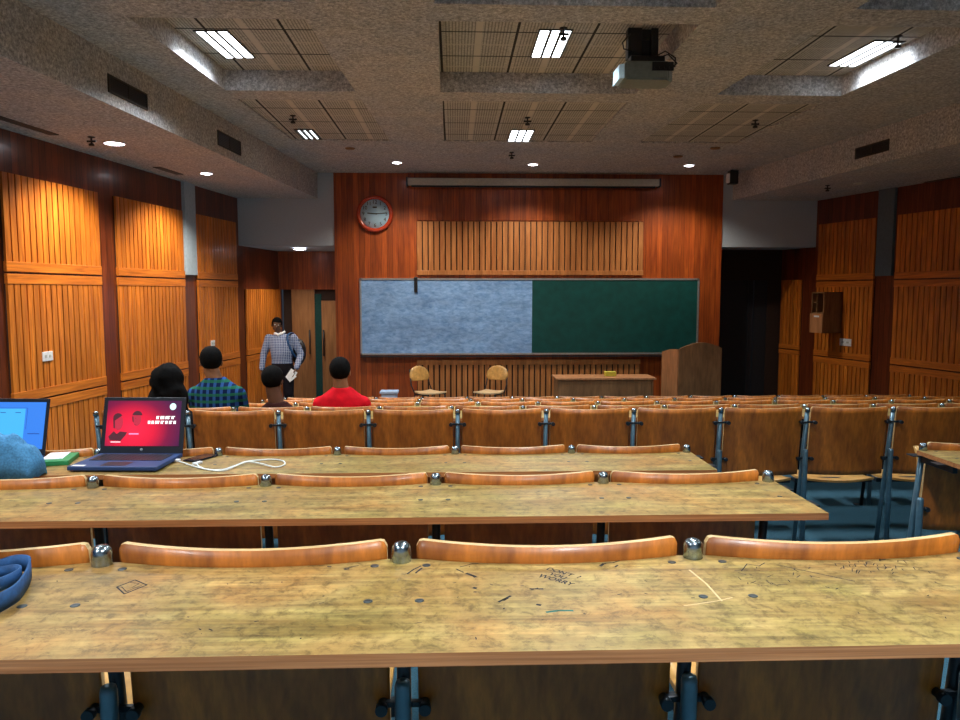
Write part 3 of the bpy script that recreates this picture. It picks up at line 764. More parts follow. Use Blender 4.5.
# local -Y faces into the room; box projects .36
b = MB(); w, h, dp = .30, .68, .40
b.box(-w, 0, -dp, -.04, 0, .02); b.box(-w, 0, -dp, -.04, h - .02, h); b.box(-w, 0, -dp, -.04, .32, .34)
b.box(-w, -w + .02, -dp, -.04, 0, h); b.box(-.02, 0, -dp, -.04, 0, h); b.box(-w, 0, -.06, -.04, 0, h)
obj('cabinet_box', b.mesh('cabinet_box', 'cabinet'), t, (.15, 0, 0))
b = MB(); b.box(-w + .0, 0, -dp - .02, -dp, .0, .32, 0, .003); dr = obj('cabinet_door', b.mesh('cabinet_door', 'cabinetlight'), t, (.15, 0, 0))
b = MB(); b.box(-.20, -.08, -dp - .026, -dp - .02, .26, .29); obj('label_plate', b.mesh('label_plate', 'plastic'), dr)
b = MB(); b.box(-w + .09, -w + .10, -dp + .03, -.08, .34, h - .02); b.box(-w + .02, -w + .1, -dp + .03, -.08, .50, .51); obj('divider', b.mesh('divider', 'cabinet'), t, (.15, 0, 0))
def socket(o, rz, label, w=.14, h=.09):
    t = thing('socket_plate', label, 'wall socket', o, rz)
    b = MB(); b.box(-w / 2, w / 2, -.012, 0, -h / 2, h / 2, 0, .004); obj('face_plate', b.mesh('face_plate', 'plastic'), t)
    b = MB(); b.box(-w * .3, -w * .1, -.015, -.011, -.015, .015); b.box(w * .1, w * .3, -.015, -.011, -.015, .015); obj('rocker', b.mesh('rocker', 'casing'), t)
def pt(o, r, u, d): return (o.x + u * math.cos(r) + d * math.sin(r), o.y + u * math.sin(r) - d * math.cos(r))
p = pt(oL, rL, uL(8.04), .032); socket((p[0], p[1], 1.225), rL, 'white double socket plate low on the nearest visible left slatted panel', .16, .10)
p = pt(oL, rL, uL(11.87), .032); socket((p[0], p[1], 1.10), rL, 'white socket plate behind the man in the plaid shirt', .13, .09)
p = pt(oR, rR, uR(12.2), .032); socket((p[0], p[1], 1.07), rR, 'white socket plate under the wall cabinet', .26, .12)
# sensor box at the top of the right white lintel
t = thing('wall_speaker', 'small dark box with bright white face hanging at the right front ceiling corner', 'sensor', (4.60, 12.4, CZ - .235))
b = MB(); b.box(-.05, .09, 0, .14, 0, .22, 0, .01); b.tube([(0, .07, .21), (0, .07, .235)], .02); obj('speaker_case', b.mesh('speaker_case', 'black'), t)
b = MB(); b.box(-.085, -.05, .01, .10, .02, .17, 0, .006); obj('white_face', b.mesh('white_face', 'sensorface'), t)
# doors
t = struct('door_1', None, (-3.40, 14.9, F0)) if False else obj('door_1', None, None, (-3.40, 14.88, F0)); t['kind'] = 'structure'
b = MB(); b.box(.05, .22, .06, .08, 0, 2.19); obj('door_opening', b.mesh('door_opening', 'backing'), t)  # dark sheet painted for the shade in the open gap
b = MB(); b.box(.22, .665, 0, .045, 0, 2.19); a = obj('door_leaf', b.mesh('door_leaf', 'leaf'), t)
b = MB(); b.tube([(.57, -.05, .92), (.57, -.05, 1.40)], .014); b.tube([(.57, -.05, .96), (.57, 0, .96)], .008); b.tube([(.57, -.05, 1.36), (.57, 0, 1.36)], .008); obj('door_handle', b.mesh('door_handle', 'darksteel'), a)
b = MB(); b.box(.665, .80, .005, .04, 0, 2.10); obj('glass_strip', b.mesh('glass_strip', 'teal'), t)
b = MB(); b.box(.80, 1.37, 0, .045, 0, 1.97); a = obj('door_leaf', b.mesh('door_leaf', 'leaf'), t)
b = MB(); b.tube([(.84, -.05, .88), (.84, -.05, 1.40)], .016); b.tube([(.84, -.05, .92), (.84, 0, .92)], .008); b.tube([(.84, -.05, 1.36), (.84, 0, 1.36)], .008); obj('door_handle', b.mesh('door_handle', 'black'), a)
b = MB(); b.box(.665, 1.37, .05, .07, 1.9, 2.19); obj('door_transom', b.mesh('door_transom', 'backing'), t)
t = obj('door_2', None, None, (4.9, 13.9, F0)); t['kind'] = 'structure'
b = MB(); b.box(0, .70, 0, .05, 0, 2.36); b.box(.60, .63, -.02, 0, 0, 2.36); obj('door_leaf', b.mesh('door_leaf', 'doordark'), t)
b = MB(); b.box(.72, .96, .0, .05, 0, 2.36); obj('door_leaf', b.mesh('door_leaf', 'doordark'), t)

# projector
t = thing('projector', 'grey ceiling projector hanging on a black column from the middle recess', 'projector', (1.63, 6.5, 3.66))
b = MB()
b.prism([(-.20, -.14), (.16, -.14), (.22, -.05), (.22, .12), (.17, .17), (-.20, .17)], .0, .15); 
bmesh.ops.bevel(b.bm, geom=b.bm.edges[:], offset=.012, segments=2, affect='EDGES')
obj('projector_body', b.mesh('projector_body', 'projbody'), t)
b = MB(); b.prism([(-.245, -.09), (-.205, -.12), (-.205, .12), (-.245, .14)], .015, .13); obj('side_glare', b.mesh('side_glare', 'projglare'), t)  # added piece whose pale colour paints the lamp reflection on this side
b = MB(); b.box(.02, .20, -.148, -.138, .07, .14)
for k in range(4): b.box(.04 + k * .04, .06 + k * .04, -.155, -.14, .08, .10)
obj('connector_panel', b.mesh('connector_panel', 'black'), t)
b = MB(); b.box(-.15, .14, -.10, .13, .15, .205, 0, .01); obj('mount_cradle', b.mesh('mount_cradle', 'black'), t)
b = MB(); b.box(-.16, -.04, -.03, .06, .20, .45, 0, .006); b.box(.04, .10, -.03, .06, .20, .45, 0, .006); b.box(-.16, .10, .0, .05, .36, .40); b.box(-.04, .04, .01, .04, .2, .45); obj('mount_column', b.mesh('mount_column', 'black'), t)
for pts in ([(.05, -.05, .20), (.14, -.10, .24), (.22, -.12, .18), (.21, -.14, .10)], [(.08, -.03, .20), (.17, -.08, .22), (.24, -.10, .14), (.18, -.15, .09)], [(-.14, -.03, .40), (-.21, -.05, .32), (-.20, -.05, .27), (-.12, -.04, .25)]):
    b = MB(); b.tube(pts, .006, 8); obj('projector_cable', b.mesh('projector_cable', 'black'), t)

# ------------------------------------------------------------ things on the laptop desk
def rrect(b, x0, x1, y0, y1, z, mi=0): b.poly([(x0, y0, z), (x1, y0, z), (x1, y1, z), (x0, y1, z)], mi)
def laptop(loc, rz, label, red):
    t = thing('laptop', label, 'laptop', loc, rz, 'laptops on the third desk')
    W, D = .385, .275
    b = MB(); b.box(-W / 2, W / 2, 0, D, .006, .024, 0, .004); base = obj('laptop_base', b.mesh('laptop_base', 'laptop'), t)
    b = MB()
    for r in range(6):
        y = .122 + r * .0205; n = 14; kw = (W - .06) / n
        for k in range(n): b.box(-W / 2 + .03 + k * kw + .001, -W / 2 + .03 + (k + 1) * kw - .001, y, y + .0175, .024, .0262)
    obj('keyboard', b.mesh('keyboard', 'keys'), base)
    b = MB(); b.box(-.06, .05, .02, .095, .0235, .0246); obj('touchpad', b.mesh('touchpad', 'keys'), base)
    for sx in (-1, 1): b = MB(); b.box(sx * .14 - .03, sx * .14 + .03, .01, .25, 0, .007); obj('rubber_foot', b.mesh('rubber_foot', 'black'), base)
    if red: b = MB(); b.box(-W / 2 + .012, -W / 2 + .067, .012, .034, .0238, .0246); obj('white_sticker', b.mesh('white_sticker', 'plastic'), base)
    # lid hinged at the back edge, leaning back
    lid = obj('laptop_lid', MB().box(-W / 2, W / 2, 0, .007, 0, .262, 0, .003).mesh('laptop_lid', 'keys'), t, (0, D - .004, .022), (-.26, 0, 0))
    if red:
        s = obj('screen', MB().box(-.172, .172, -.0015, 0, .035, .245).mesh('screen', 'redscreen'), lid)
        def flat(pts, m, y=-.0022): return obj('slide_shape', MB().prism([(x, z) for x, z in pts], 0, .0004, mat=Matrix.Translation((0, y, 0)) @ Matrix.Rotation(PI / 2, 4, 'X')).mesh('slide_shape', m), s)
        ell = lambda cx, cz, rx, rz_, a0=0, a1=2 * PI, n=20: [(cx + rx * math.cos(a0 + (a1 - a0) * k / n), cz + rz_ * math.sin(a0 + (a1 - a0) * k / n)) for k in range(n + (0 if a1 - a0 > 6.2 else 1))]
        # two dark portrait heads
        flat([(-.158, .078), (-.150, .062), (-.10, .058), (-.078, .085), (-.072, .098), (-.105, .102), (-.12, .09), (-.135, .103)], 'scrdark')
        flat(ell(-.115, .142, .020, .034), 'scrmid'); flat(ell(-.120, .165, .022, .022, .5, 3.9), 'scrdark', -.0026); flat([(-.142, .16), (-.134, .16), (-.130, .115), (-.137, .118)], 'scrdark', -.0026)
        flat(ell(-.030, .160, .019, .033), 'scrmid'); flat(ell(-.030, .172, .024, .026, .2, 2.95), 'scrdark', -.0026); flat([(-.054, .172), (-.048, .172), (-.045, .145), (-.050, .147)], 'scrdark', -.0026)
        for zc in (.168, .138):
            flat([(-.040, zc - .006), (-.034, zc - .006), (-.034, zc - .004), (-.040, zc - .004)], 'scrdark', -.003)
        flat(ell(.134, .218, .015, .016), 'scrteal', -.0026)
        b = MB(); rnd = random.Random(3)
        for zc, xa, xb in ((.166, .060, .146), (.144, .022, .152)):
            x = xa
            while x < xb - .006:
                wd = .010 + rnd.random() * .012
                if x + wd > xb: wd = xb - x
                b.box(x, x + wd, -.003, -.0018, zc + .004, zc + .0075)
                xx = x
                while xx < x + wd - .003:
                    b.box(xx, xx + .0035, -.003, -.0018, zc - .0065, zc + .005); 
                    if rnd.random() < .6: b.box(xx, min(x + wd, xx + .006), -.003, -.0018, zc - .0065 + rnd.random() * .004, zc - .001)
                    xx += .0065
                x += wd + .006
        obj('slide_text', b.mesh('slide_text', 'scrwhite'), s)
        b = MB(); b.box(-.063, -.018, -.003, -.0018, .088, .094); obj('slide_text', b.mesh('slide_text', 'scrpink'), s)
        b = MB(); b.box(-.145, -.100, -.003, -.0018, .052, .0545); obj('slide_text', b.mesh('slide_text', 'scrwhite'), s)
        obj('logo_disc', MB().lathe([(.0065, 0), (.0065, .0008), (.001, .0009)], 20, mat=Matrix.Rotation(PI / 2, 4, 'X')).mesh('logo_disc', 'frame'), lid, (.0, -.0008, .019))
    else:
        s = obj('screen', MB().box(-.178, .178, -.0015, 0, .03, .245).mesh('screen', 'bluescreen'), lid)
        obj('screen_window', MB().box(-.17, .085, -.0022, -.0015, .05, .215).mesh('screen_window', 'cyanscreen'), s)
        b = MB(); b.box(-.17, .095, -.003, -.0022, .217, .2185); b.box(.094, .0955, -.003, -.0022, .12, .2185); b.box(.105, .160, -.003, -.0022, .098, .102)
        for x in (-.03, .04): b.box(x, x + .025, -.003, -.0022, .195, .198)
        obj('page_lines', b.mesh('page_lines', 'scrblue'), s)
    return t
laptop((-1.458, 3.19, DZ[3]), -.05, 'open dark laptop showing a red slide with two heads and white text', True)
laptop((-2.072, 3.17, DZ[3]), -.05, 'open dark laptop with a blue page at the left edge, partly behind pale denim', False)
# green folder with paper
t = thing('folder', 'green folder with white paper on top, between the two laptops', 'folder', (-1.80, 3.33, DZ[3]), .22)
b = MB(); b.box(-.0, .11, -.02, .17, 0, .022, 0, .003); obj('folder_cover', b.mesh('folder_cover', 'green'), t, (-.02, 0, 0))
b = MB(); b.box(.0, .085, .06, .20, .0222, .025); obj('paper_sheet', b.mesh('paper_sheet', 'paper'), t, (-.03, -.04, 0))
# phone
t = thing('phone', 'black smartphone lying beside the red-screen laptop, charging', 'phone', (-1.165, 3.44, DZ[3]), -.42)
b = MB(); b.box(-.037, .037, -.075, .075, 0, .009, 0, .004); obj('phone_body', b.mesh('phone_body', 'phone'), t)
b = MB(); b.box(-.034, .034, -.066, .066, .009, .0094); obj('phone_screen', b.mesh('phone_screen', 'phone'), t)
def smooth(pts, n=6):
    P = [Vector(p) for p in pts]; out = []
    for i in range(len(P) - 1):
        p0, p1, p2, p3 = P[max(i - 1, 0)], P[i], P[i + 1], P[min(i + 2, len(P) - 1)]
        for k in range(n):
            t_ = k / n
            out.append(.5 * ((2 * p1) + (-p0 + p2) * t_ + (2 * p0 - 5 * p1 + 4 * p2 - p3) * t_ ** 2 + (-p0 + 3 * p1 - 3 * p2 + p3) * t_ ** 3))
    return out + [P[-1]]
t = thing('charging_cable', 'white looped charging cable running from the red-screen laptop past the phone', 'cable', (-1.311, 3.381, DZ[3]))
cp = [(-1.268, 3.375, .010), (-1.24, 3.37, .004), (-1.200, 3.335, .004), (-1.166, 3.298, .004), (-1.075, 3.22, .004), (-1.000, 3.203, .004), (-.967, 3.270, .004), (-.937, 3.358, .004), (-.878, 3.385, .004), (-.824, 3.398, .004), (-.773, 3.363, .004), (-.751, 3.290, .004), (-.782, 3.247, .004), (-.848, 3.287, .009), (-.917, 3.328, .010), (-.945, 3.28, .009), (-.985, 3.188, .005), (-1.059, 3.208, .004), (-1.125, 3.28, .006), (-1.150, 3.355, .006)]
b = MB(); b.tube([(x + 1.311, y - 3.381, z) for x, y, z in smooth(cp)], .0034, 8); obj('cable_cord', b.mesh('cable_cord', 'cable'), t)
b = MB(); b.box(-.0, .04, -.013, .005, .003, .014, 0, .002); obj('cable_plug', b.mesh('cable_plug', 'plastic'), t, (.035, 0, 0))
b = MB(); b.box(-.02, .025, -.02, .0, .0, .010, 0, .002); obj('cable_plug', b.mesh('cable_plug', 'plastic'), t, (.155, -.045, 0), (0, 0, 1.1))

# pale denim garment in front of the blue laptop
def cloth_blob(name, mat_, fn, nu, nv, parent=None, loc=(0, 0, 0)):
    b = MB(); V = b.grid([[fn(i / nu, j / nv) for j in range(nv + 1)] for i in range(nu + 1)], 0)
    me = b.mesh(name, mat_); o = obj(name, me, parent, loc)
    m = o.modifiers.new('thick', 'SOLIDIFY'); m.thickness = .004; m.offset = 1
    return o
t = thing('denim_garment', 'crumpled pale blue denim garment heaped at the left edge before the blue laptop', 'garment', (-1.90, 3.175, DZ[3]))
def dfn(u, v):
    x = -.20 + .36 * u; 
    hx = min(1, (1 - u) * 4) ** .38 * min(1, u * 6 + .4)
    s = math.sin(PI * v)
    y = .08 * (v - .5) * 1.6 + .03 * math.sin(v * 7 + u * 4) * s * .5 - .03
    z = .175 * hx * s ** .4 * (.9 + .14 * noise.noise(Vector((u * 6, v * 3, 1.3)))) + .020 * noise.noise(Vector((u * 13, v * 5, 4))) * s + .010 * abs(math.sin(u * 16 + v * 5)) * s
    if u > .85: x += .02 * s
    return (x, y, max(z, .001))
cloth_blob('denim_fold', 'denim', dfn, 40, 26, t)
def hfn(u, v): return (-.16 + .33 * u, -.085 + .035 * v + .008 * math.sin(u * 9), .004 + .035 * math.sin(PI * v) * (.5 + .7 * u) + .006 * math.sin(u * 13))
cloth_blob('denim_hem', 'denimhem', hfn, 26, 8, t)
def sfn(u, v): return (.085 + .07 * u + .01 * math.sin(v * 5), -.07 + .075 * u * .6, .002 + (.11 * (1 - u) + .004) * (1 - v) + .006 * math.sin(v * 8 + u * 5))
cloth_blob('denim_cuff', 'denimhem', sfn, 10, 14, t)

# navy bag with strap at the left end of the nearest desk
t = thing('shoulder_bag', 'navy blue bag with looped strap at the left edge of the nearest desk', 'bag', (-.93, 1.28, DZ[1]))
b = MB()
b.ball((0, 0, .10), (.105, .15, .10), 0, 28); b.ball((-.04, .03, .15), (.09, .12, .08), 0, 24)
for v in b.bm.verts:
    n_ = noise.noise(v.co * 14) * .014; v.co.x += n_; v.co.y += n_ * .8; v.co.z = max(.001, v.co.z + n_ * .8)
obj('bag_body', b.mesh('bag_body', 'bag'), t)
def ribbon(pts, w, th, name, m, parent):
    P = smooth(pts, 5); b = MB(); rows = []
    for i, p in enumerate(P):
        d = (P[min(i + 1, len(P) - 1)] - P[max(i - 1, 0)]).normalized(); nrm = d.cross(Vector((0, 0, 1))).normalized() * th / 2; up = Vector((0, 0, w / 2))
        rows.append([p - nrm - up, p + nrm - up, p + nrm + up, p - nrm + up])
    V = b.grid(rows, 0, closev=True); b.bm.faces.new(V[0][::-1]); b.bm.faces.new(V[-1])
    return obj(name, b.mesh(name, m), parent)
sp = [(-.80, 1.06, .05), (-.735, 1.130, .020), (-.712, 1.19, .018), (-.722, 1.245, .018), (-.738, 1.290, .020), (-.758, 1.325, .022), (-.782, 1.325, .024), (-.795, 1.295, .026), (-.812, 1.28, .032), (-.85, 1.30, .05)]
ribbon([(x + .93, y - 1.28, z) for x, y, z in sp], .030, .004, 'bag_strap', 'bag', t)
sp = [(-.86, 1.14, .06), (-.80, 1.18, .03), (-.765, 1.235, .018), (-.752, 1.285, .018), (-.768, 1.300, .020), (-.79, 1.26, .03), (-.84, 1.22, .06)]
ribbon([(x + .93, y - 1.28, z) for x, y, z in sp], .022, .004, 'bag_strap', 'bag', t)

# ------------------------------------------------------------ people
def capsule(b, a, c, ra, rc, seg=14, fy=1.):
    a, c = Vector(a), Vector(c); d = c - a; L = d.length
    if L < 1e-5: b.ball(a, ra, 0, seg); return
    q = Vector((0, 0, 1)).rotation_difference(d.normalized()).to_matrix().to_4x4(); T = Matrix.Translation(a) @ q
    prof = [(ra * math.sin(t), -ra * math.cos(t)) for t in (PI / 2 * k / 4 for k in range(1, 5))] + [(rc * math.cos(t), L + rc * math.sin(t)) for t in (PI / 2 * k / 4 for k in range(0, 4))]
    b.lathe(prof, seg, (0, 0, 0), 0, T @ Matrix.Diagonal((1, fy, 1, 1)))
def loft(b, secs, seg=24):
    """elliptical sections (cx, cy, z, rx, ry)"""
    rows = [[Vector((cx + rx * math.cos(2 * PI * k / seg), cy + ry * math.sin(2 * PI * k / seg), z)) for k in range(seg)] for cx, cy, z, rx, ry in secs]
    V = b.grid(rows, 0, closev=True); b.bm.faces.new(V[0][::-1]); b.bm.faces.new(V[-1])
def fuse(name, b, m, parent, voxel=.008, it=6):
    o = obj(name, b.mesh(name, m), parent)
    r = o.modifiers.new('fuse', 'REMESH'); r.mode = 'VOXEL'; r.voxel_size = voxel; r.use_smooth_shade = True
    s = o.modifiers.new('soft', 'SMOOTH'); s.factor = .5; s.iterations = it
    return o
def head(b, c, s=1., tilt=None, face=1):
    """face=+1 looks along +Y"""
    c = Vector(c); R3 = (tilt or Euler((0, 0, 0))).to_matrix()
    P = lambda x, y, z: c + R3 @ Vector((x * s, y * s * face, z * s))
    b.ball(P(0, -.005, .025), (.076 * s, .094 * s, .088 * s), 0, 20, tilt)         # cranium
    b.ball(P(0, .018, -.04), (.060 * s, .070 * s, .070 * s), 0, 18, tilt)           # face
    b.ball(P(0, .052, -.085), (.032 * s, .028 * s, .026 * s), 0, 14, tilt)          # chin
    capsule(b, P(0, .085, .005), P(0, .104, -.030), .008 * s, .014 * s, 10)          # nose
    capsule(b, P(-.035, .074, .018), P(.035, .074, .018), .012 * s, .012 * s, 10)      # brow
    capsule(b, P(-.018, .083, -.058), P(.018, .083, -.058), .008 * s, .008 * s, 8)     # lips
    for q in (-1, 1): b.ball(P(q * .078, -.002, -.012), (.011 * s, .019 * s, .031 * s), 0, 12, tilt)
    return P
def hand_mesh(b, wrist, direc, side, s=1., curl=.5, palm_n=Vector((0, 1, 0))):
    d = Vector(direc).normalized(); w = Vector(wrist); n = palm_n.normalized(); lat = d.cross(n).normalized() * side
    pc = w + d * .09 * s
    for k in range(4):
        capsule(b, w + d * .01 + lat * (.010 * (k - 1.5)), w + d * .085 * s + lat * (.0185 * (k - 1.5)), .015 * s, .0125 * s, 8)
    L = (.070, .078, .074, .058)
    for k in range(4):
        p = w + d * .088 * s + lat * (.0195 * (k - 1.5)) * s; dd = d.copy(); r = .0098 * s
        for j, f in enumerate((.45, .32, .25)):
            dd = (dd + n * curl * (.35 + .25 * j)).normalized(); q = p + dd * L[k] * s * f
            capsule(b, p, q, r, r * .9, 8); p = q; r *= .9
    p = w + d * .030 * s - lat * .028 * s; dd = (d * .7 - lat * .65 + n * .3).normalized()
    for j, f in enumerate((.034, .028)):
        q = p + dd * f * s; capsule(b, p, q, .012 * s, .010 * s, 8); p = q; dd = (dd + d * .5 + n * .2 * curl).normalized()

def hair_cap(parent, P, s, m='hair', name='hair', low=-.055, curly=0., face=1):
    b = MB()
    q = bmesh.ops.create_icosphere(b.bm, subdivisions=4, radius=1.)
    for v in list(b.bm.verts):
        x, y, z = v.co
        co = Vector((x * .086, y * .103 - .008, z * .098 + .028))
        # cut away the face and the nape below the hairline
        hl = .045 if co.y > .045 else (.0 if co.y > .0 else low)
        if co.z < hl: co.z = hl - (hl - co.z) * .10; co.x *= .86; co.y = co.y * .86
        if curly: co += v.co * noise.noise(v.co * 5) * curly + v.co * noise.noise(v.co * 13) * curly * .5
        v.co = P(co.x, co.y, co.z)
    for f in b.bm.faces: f.smooth = True
    return obj(name, b.mesh(name, m), parent)

def seated(x, y, fl, label, shirt, shirtname, topz, drop=0., rz=0., headx=0., heady=0., heads=1., skin='skin', lean=0., turn=0., hairstyle='short'):
    t = thing('person', label, 'person', (x, y, fl), rz, 'people seated in the rows')
    ht = topz - fl                       # head top above the floor
    hz = ht - .118 * heads               # head centre
    nz = hz - .115 * heads               # neck mid
    sh = nz - .045 - drop                       # shoulder line
    hx, hy = headx, heady
    S = Vector((0, 0, 0))
    b = MB()
    loft(b, [(0, .0, .445, .12, .10), (0, 0, .49, .175, .13), (0, -.01, .58, .165, .12), (0, -.01, .68, .15, .105), (lean * .4, 0, sh - .16, .170, .115), (lean * .6, 0, sh - .09, .178, .105), (lean * .7, 0, sh - .05, .160, .095), (lean * .9, 0, sh - .01, .105, .075), (lean, 0, sh + .025, .060, .058)])
    capsule(b, (lean, 0, sh), (hx, hy - .01, hz - .06), .062, .058)
    P = head(b, (hx, hy, hz), heads, Euler((0, 0, turn)))
    arms = {}
    for s in (-1, 1):
        shd = Vector((lean * .8 + s * .165, 0, sh - .105)); el = Vector((s * .178, .10, .68)); wr = Vector((s * .13, .32, .66))
        capsule(b, shd, el, .052, .042); capsule(b, el, wr, .040, .028); arms[s] = (shd, el, wr)
        hand_mesh(b, wr, (-s * .3, 1, -.05), -s, 1, .5, Vector((0, 0, -1)))
        kn = Vector((s * .12, .42, .51)); an = Vector((s * .13, .44, .08))
        capsule(b, (s * .09, .02, .53), kn, .078, .058); capsule(b, kn, an, .055, .036); capsule(b, an + Vector((0, -.03, -.04)), an + Vector((0, .15, -.05)), .034, .028)
    fuse('body', b, skin, t, .009, 5)
    g = .014; b = MB()
    loft(b, [(0, 0, .48, .175 + g, .13 + g), (0, -.01, .58, .165 + g, .12 + g), (0, -.01, .68, .152 + g, .108 + g), (lean * .4, 0, sh - .16, .174 + g, .118 + g), (lean * .6, 0, sh - .085, .182 + g, .108 + g), (lean * .7, 0, sh - .043, .162 + g, .096 + g), (lean * .9, 0, sh - .004, .108 + g, .076 + g), (lean, 0, sh + .035, .062 + g, .060 + g)])
    for s in (-1, 1):
        shd, el, wr = arms[s]; capsule(b, shd, el, .056 + g, .046 + g); capsule(b, el, el.lerp(wr, .5 if shirtname != 'shirt' else .9), .044 + g, .036 + g)
    fuse(shirtname, b, shirt, t, .011, 3)
    b = MB()
    for s in (-1, 1):
        kn = Vector((s * .12, .42, .51)); an = Vector((s * .13, .44, .08))
        capsule(b, (s * .09, .02, .54), kn, .076 + g, .058 + g); capsule(b, kn, an, .055 + g, .045 + g)
    loft(b, [(0, 0, .45, .12 + g, .10 + g), (0, 0, .49, .17 + g, .125 + g), (0, 0, .55, .16 + g, .12 + g)])
    fuse('trousers', b, 'trousers', t, .012, 3)
    if hairstyle == 'short': hair_cap(t, P, heads)
    else:
        b = MB()
        b.ball(P(0, -.02, .02), (.105, .11, .11), 0, 24); b.ball(P(.03, -.045, -.09), (.105, .085, .13), 0, 24); b.ball(P(.05, -.05, -.2), (.09, .06, .12), 0, 20); b.ball(P(-.05, -.04, -.12), (.07, .07, .12), 0, 20)
        for v in b.bm.verts: v.co += (v.co - P(0, 0, 0)).normalized() * (noise.noise(v.co * 16) * .02 + noise.noise(v.co * 45) * .008)
        fuse('hair', b, 'hair', t, .010, 2)
    return t, P
r5 = FLOORS[5]
seated(-1.87, 5.98, r5, 'man seen from behind in a blue and green plaid shirt, short black hair', 'plaid', 'shirt', 1.470, headx=-.05, turn=.25, lean=-.02, skin='skinl')
seated(-1.87, 4.90, FLOORS[4], 'person with bushy black hair and black top beside the plaid shirt man', 'blackshirt', 'black_top', 1.430, headx=.02, heady=.0, hairstyle='long', skin='skinl')
seated(-1.42, 6.02, r5, 'boy with short black hair and bare brown neck, lower than his neighbours', 'brownshirt', 'shirt_collar', 1.312, drop=.05, headx=-.03, heads=.98, turn=-.15, skin='skin')
seated(-.90, 6.0, r5, 'man seen from behind in a bright red shirt, short black hair', 'redshirt', 'shirt', 1.380, headx=-.01, turn=0., skin='skinl', heads=.98)

# the standing man, facing the camera (-Y), mid step
t = thing('person', 'standing man in blue checked shirt by the left doorway, facing the rows', 'person', (-2.78, 12.2, F0))
b = MB(); fy = 0.
loft(b, [(0, 0, .84, .145, .10), (0, 0, .95, .165, .115), (0, -.01, 1.05, .145, .11), (0, -.02, 1.16, .155, .12), (0, -.01, 1.30, .18, .115), (-.005, 0, 1.40, .17, .095), (-.02, 0, 1.45, .09, .07), (-.03, -.01, 1.48, .055, .055)])
capsule(b, (-.03, 0, 1.44), (-.055, -.02, 1.54), .056, .050)
hc = (-.065, -.03, 1.615)
P = head(b, hc, .98, Euler((.06, .10, .22)), -1)
SR, ER, WR = Vector((-.20, 0, 1.40)), Vector((-.29, -.01, 1.14)), Vector((-.31, -.08, .90))      # image-left arm
SL, EL, WL = Vector((.19, 0, 1.40)), Vector((.30, .02, 1.13)), Vector((.25, -.12, .92))           # image-right arm, holds papers
for a_, e_, w_ in ((SR, ER, WR), (SL, EL, WL)): capsule(b, a_, e_, .050, .040); capsule(b, e_, w_, .038, .026)
hand_mesh(b, WR, (0, -.12, -1), 1, 1, .35, Vector((1, -.1, 0)))
hand_mesh(b, WL, (-.25, -.25, -1), 1, 1, .55, Vector((-1, -.1, 0)))
KR, AR = Vector((-.10, -.10, .52)), Vector((-.11, -.02, .10)); KL, AL = Vector((.10, -.02, .50)), Vector((.11, .16, .11))
for h_, k_, a_ in (((-.09, 0, .90), KR, AR), ((.09, 0, .90), KL, AL)):
    capsule(b, h_, k_, .085, .058); capsule(b, k_, a_, .055, .036)
    capsule(b, a_ + Vector((0, .03, -.05)), a_ + Vector((0, -.15, -.065)), .036, .030)
fuse('body', b, 'skin', t, .008, 5)
g = .013; b = MB()
loft(b, [(0, 0, .98, .160 + g, .112 + g), (0, -.01, 1.05, .150 + g, .114 + g), (0, -.02, 1.16, .162 + g, .125 + g), (0, -.01, 1.30, .185 + g, .118 + g), (-.005, 0, 1.405, .175 + g, .097 + g), (-.02, 0, 1.455, .10 + g, .074 + g), (-.03, -.005, 1.487, .056 + g, .055 + g)])
for a_, e_, w_ in ((SR, ER, WR), (SL, EL, WL)): capsule(b, a_, e_, .056 + g, .045 + g); capsule(b, e_, e_.lerp(w_, .93), .042 + g, .033 + g)
fuse('shirt', b, 'checkshirt', t, .010, 3)
b = MB(); g = .016
loft(b, [(0, 0, .82, .13 + g, .10 + g), (0, 0, .92, .162 + g, .115 + g), (0, 0, 1.02, .152 + g, .11 + g)])
for h_, k_, a_ in (((-.09, 0, .90), KR, AR), ((.09, 0, .90), KL, AL)): capsule(b, h_, k_, .088 + g, .064 + g); capsule(b, k_, a_ + Vector((0, 0, -.02)), .062 + g, .055 + g)
fuse('trousers', b, 'trousers', t, .011, 3)
b = MB()
for a_ in (AR, AL): capsule(b, a_ + Vector((0, .04, -.052)), a_ + Vector((0, -.17, -.062)), .045, .038)
fuse('shoes', b, 'black', t, .010, 2)
hair_cap(t, P, 1., low=.0, face=-1)
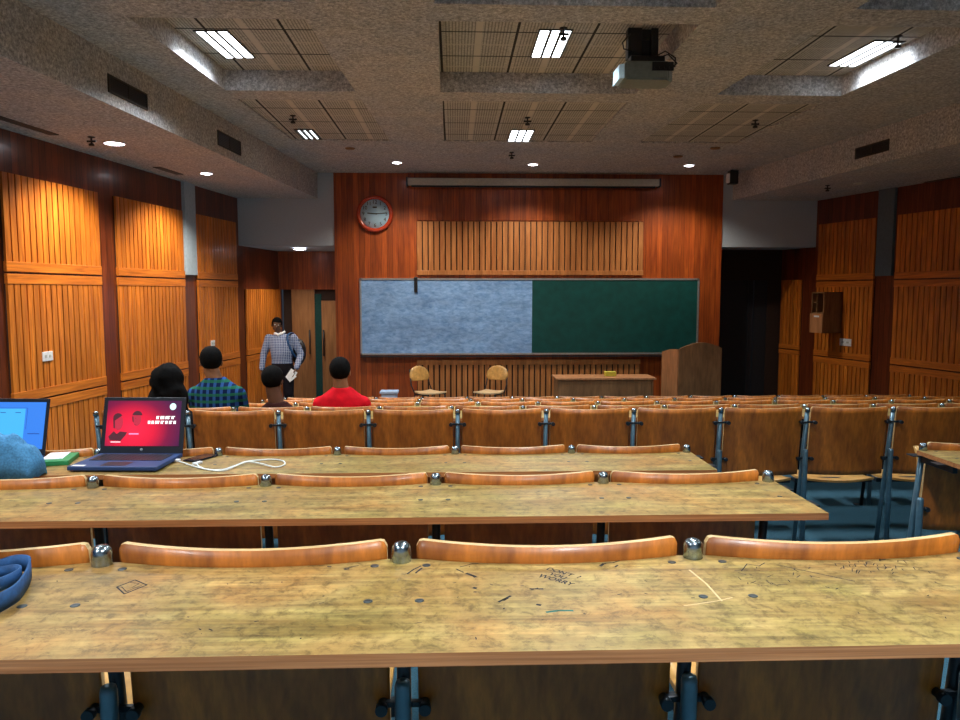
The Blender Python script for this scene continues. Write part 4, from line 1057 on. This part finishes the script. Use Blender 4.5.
b = MB(); b.tube([(-.10, -.06, 1.475), (-.06, -.085, 1.47), (-.03, -.095, 1.45), (.0, -.085, 1.47), (.04, -.055, 1.485), (.05, .0, 1.50)], .016, 8, flat=1.4); obj('collar', b.mesh('collar', 'paper'), t)
for q in (-1, 1):
    b = MB(); b.ball(P(q * .028, .080, .004), (.012, .007, .007), 0, 12); obj('eye', b.mesh('eye', 'eye'), t)
b = MB(); b.box(-.165, .165, -.125, .12, .985, 1.02); 
# bag strap belongs to the bag
bag = thing('backpack', 'black backpack slung on the left shoulder of the standing man', 'bag', (-2.78, 12.2, F0 + 1.0))
b = MB(); b.ball((.22, .21, .16), (.13, .09, .22), 0, 24); b.ball((.22, .26, .10), (.11, .07, .14), 0, 20); obj('bag_body', b.mesh('bag_body', 'black'), bag)
ribbon_pts = smooth([(.235, .18, .30), (.19, .06, .46), (.135, -.05, .475), (.12, -.135, .40), (.16, -.145, .26), (.22, -.09, .12), (.255, .13, .06)], 6)
b = MB(); b.tube(ribbon_pts, .020, 8, flat=.5); obj('bag_strap', b.mesh('bag_strap', 'bag'), bag)
pp = thing('papers', 'folded white papers held by the standing man', 'papers', (-2.60, 12.03, F0 + .80))
b = MB(); b.box(-.07, .05, -.004, .004, -.06, .10, mat=Matrix.Rotation(.6, 4, 'Y')); b.box(-.05, .06, -.008, -.004, -.08, .06, mat=Matrix.Rotation(.9, 4, 'Y')); obj('paper_sheet', b.mesh('paper_sheet', 'paper'), pp)

# ------------------------------------------------------------ camera, world, view
w = bpy.data.worlds.new('dim_room_air'); bpy.context.scene.world = w; w.use_nodes = True
w.node_tree.nodes['Background'].inputs[0].default_value = (.05, .06, .08, 1); w.node_tree.nodes['Background'].inputs[1].default_value = .3
cam = bpy.data.cameras.new('camera'); co = obj('camera', cam, None, (0, 0, 1.9))
cam.sensor_width = 36; cam.lens = 36 * 750 / 960; cam.clip_start = .01
co.rotation_euler = Euler((PI / 2 - math.radians(5.18), 0, -math.radians(2.0)), 'XYZ')
sc = bpy.context.scene; sc.camera = co
sc.view_settings.view_transform = 'Standard'; sc.view_settings.look = 'None'; sc.view_settings.gamma = 1; sc.view_settings.exposure = 0.75
sc.cycles.use_denoising = True
sc.cycles.max_bounces = 8
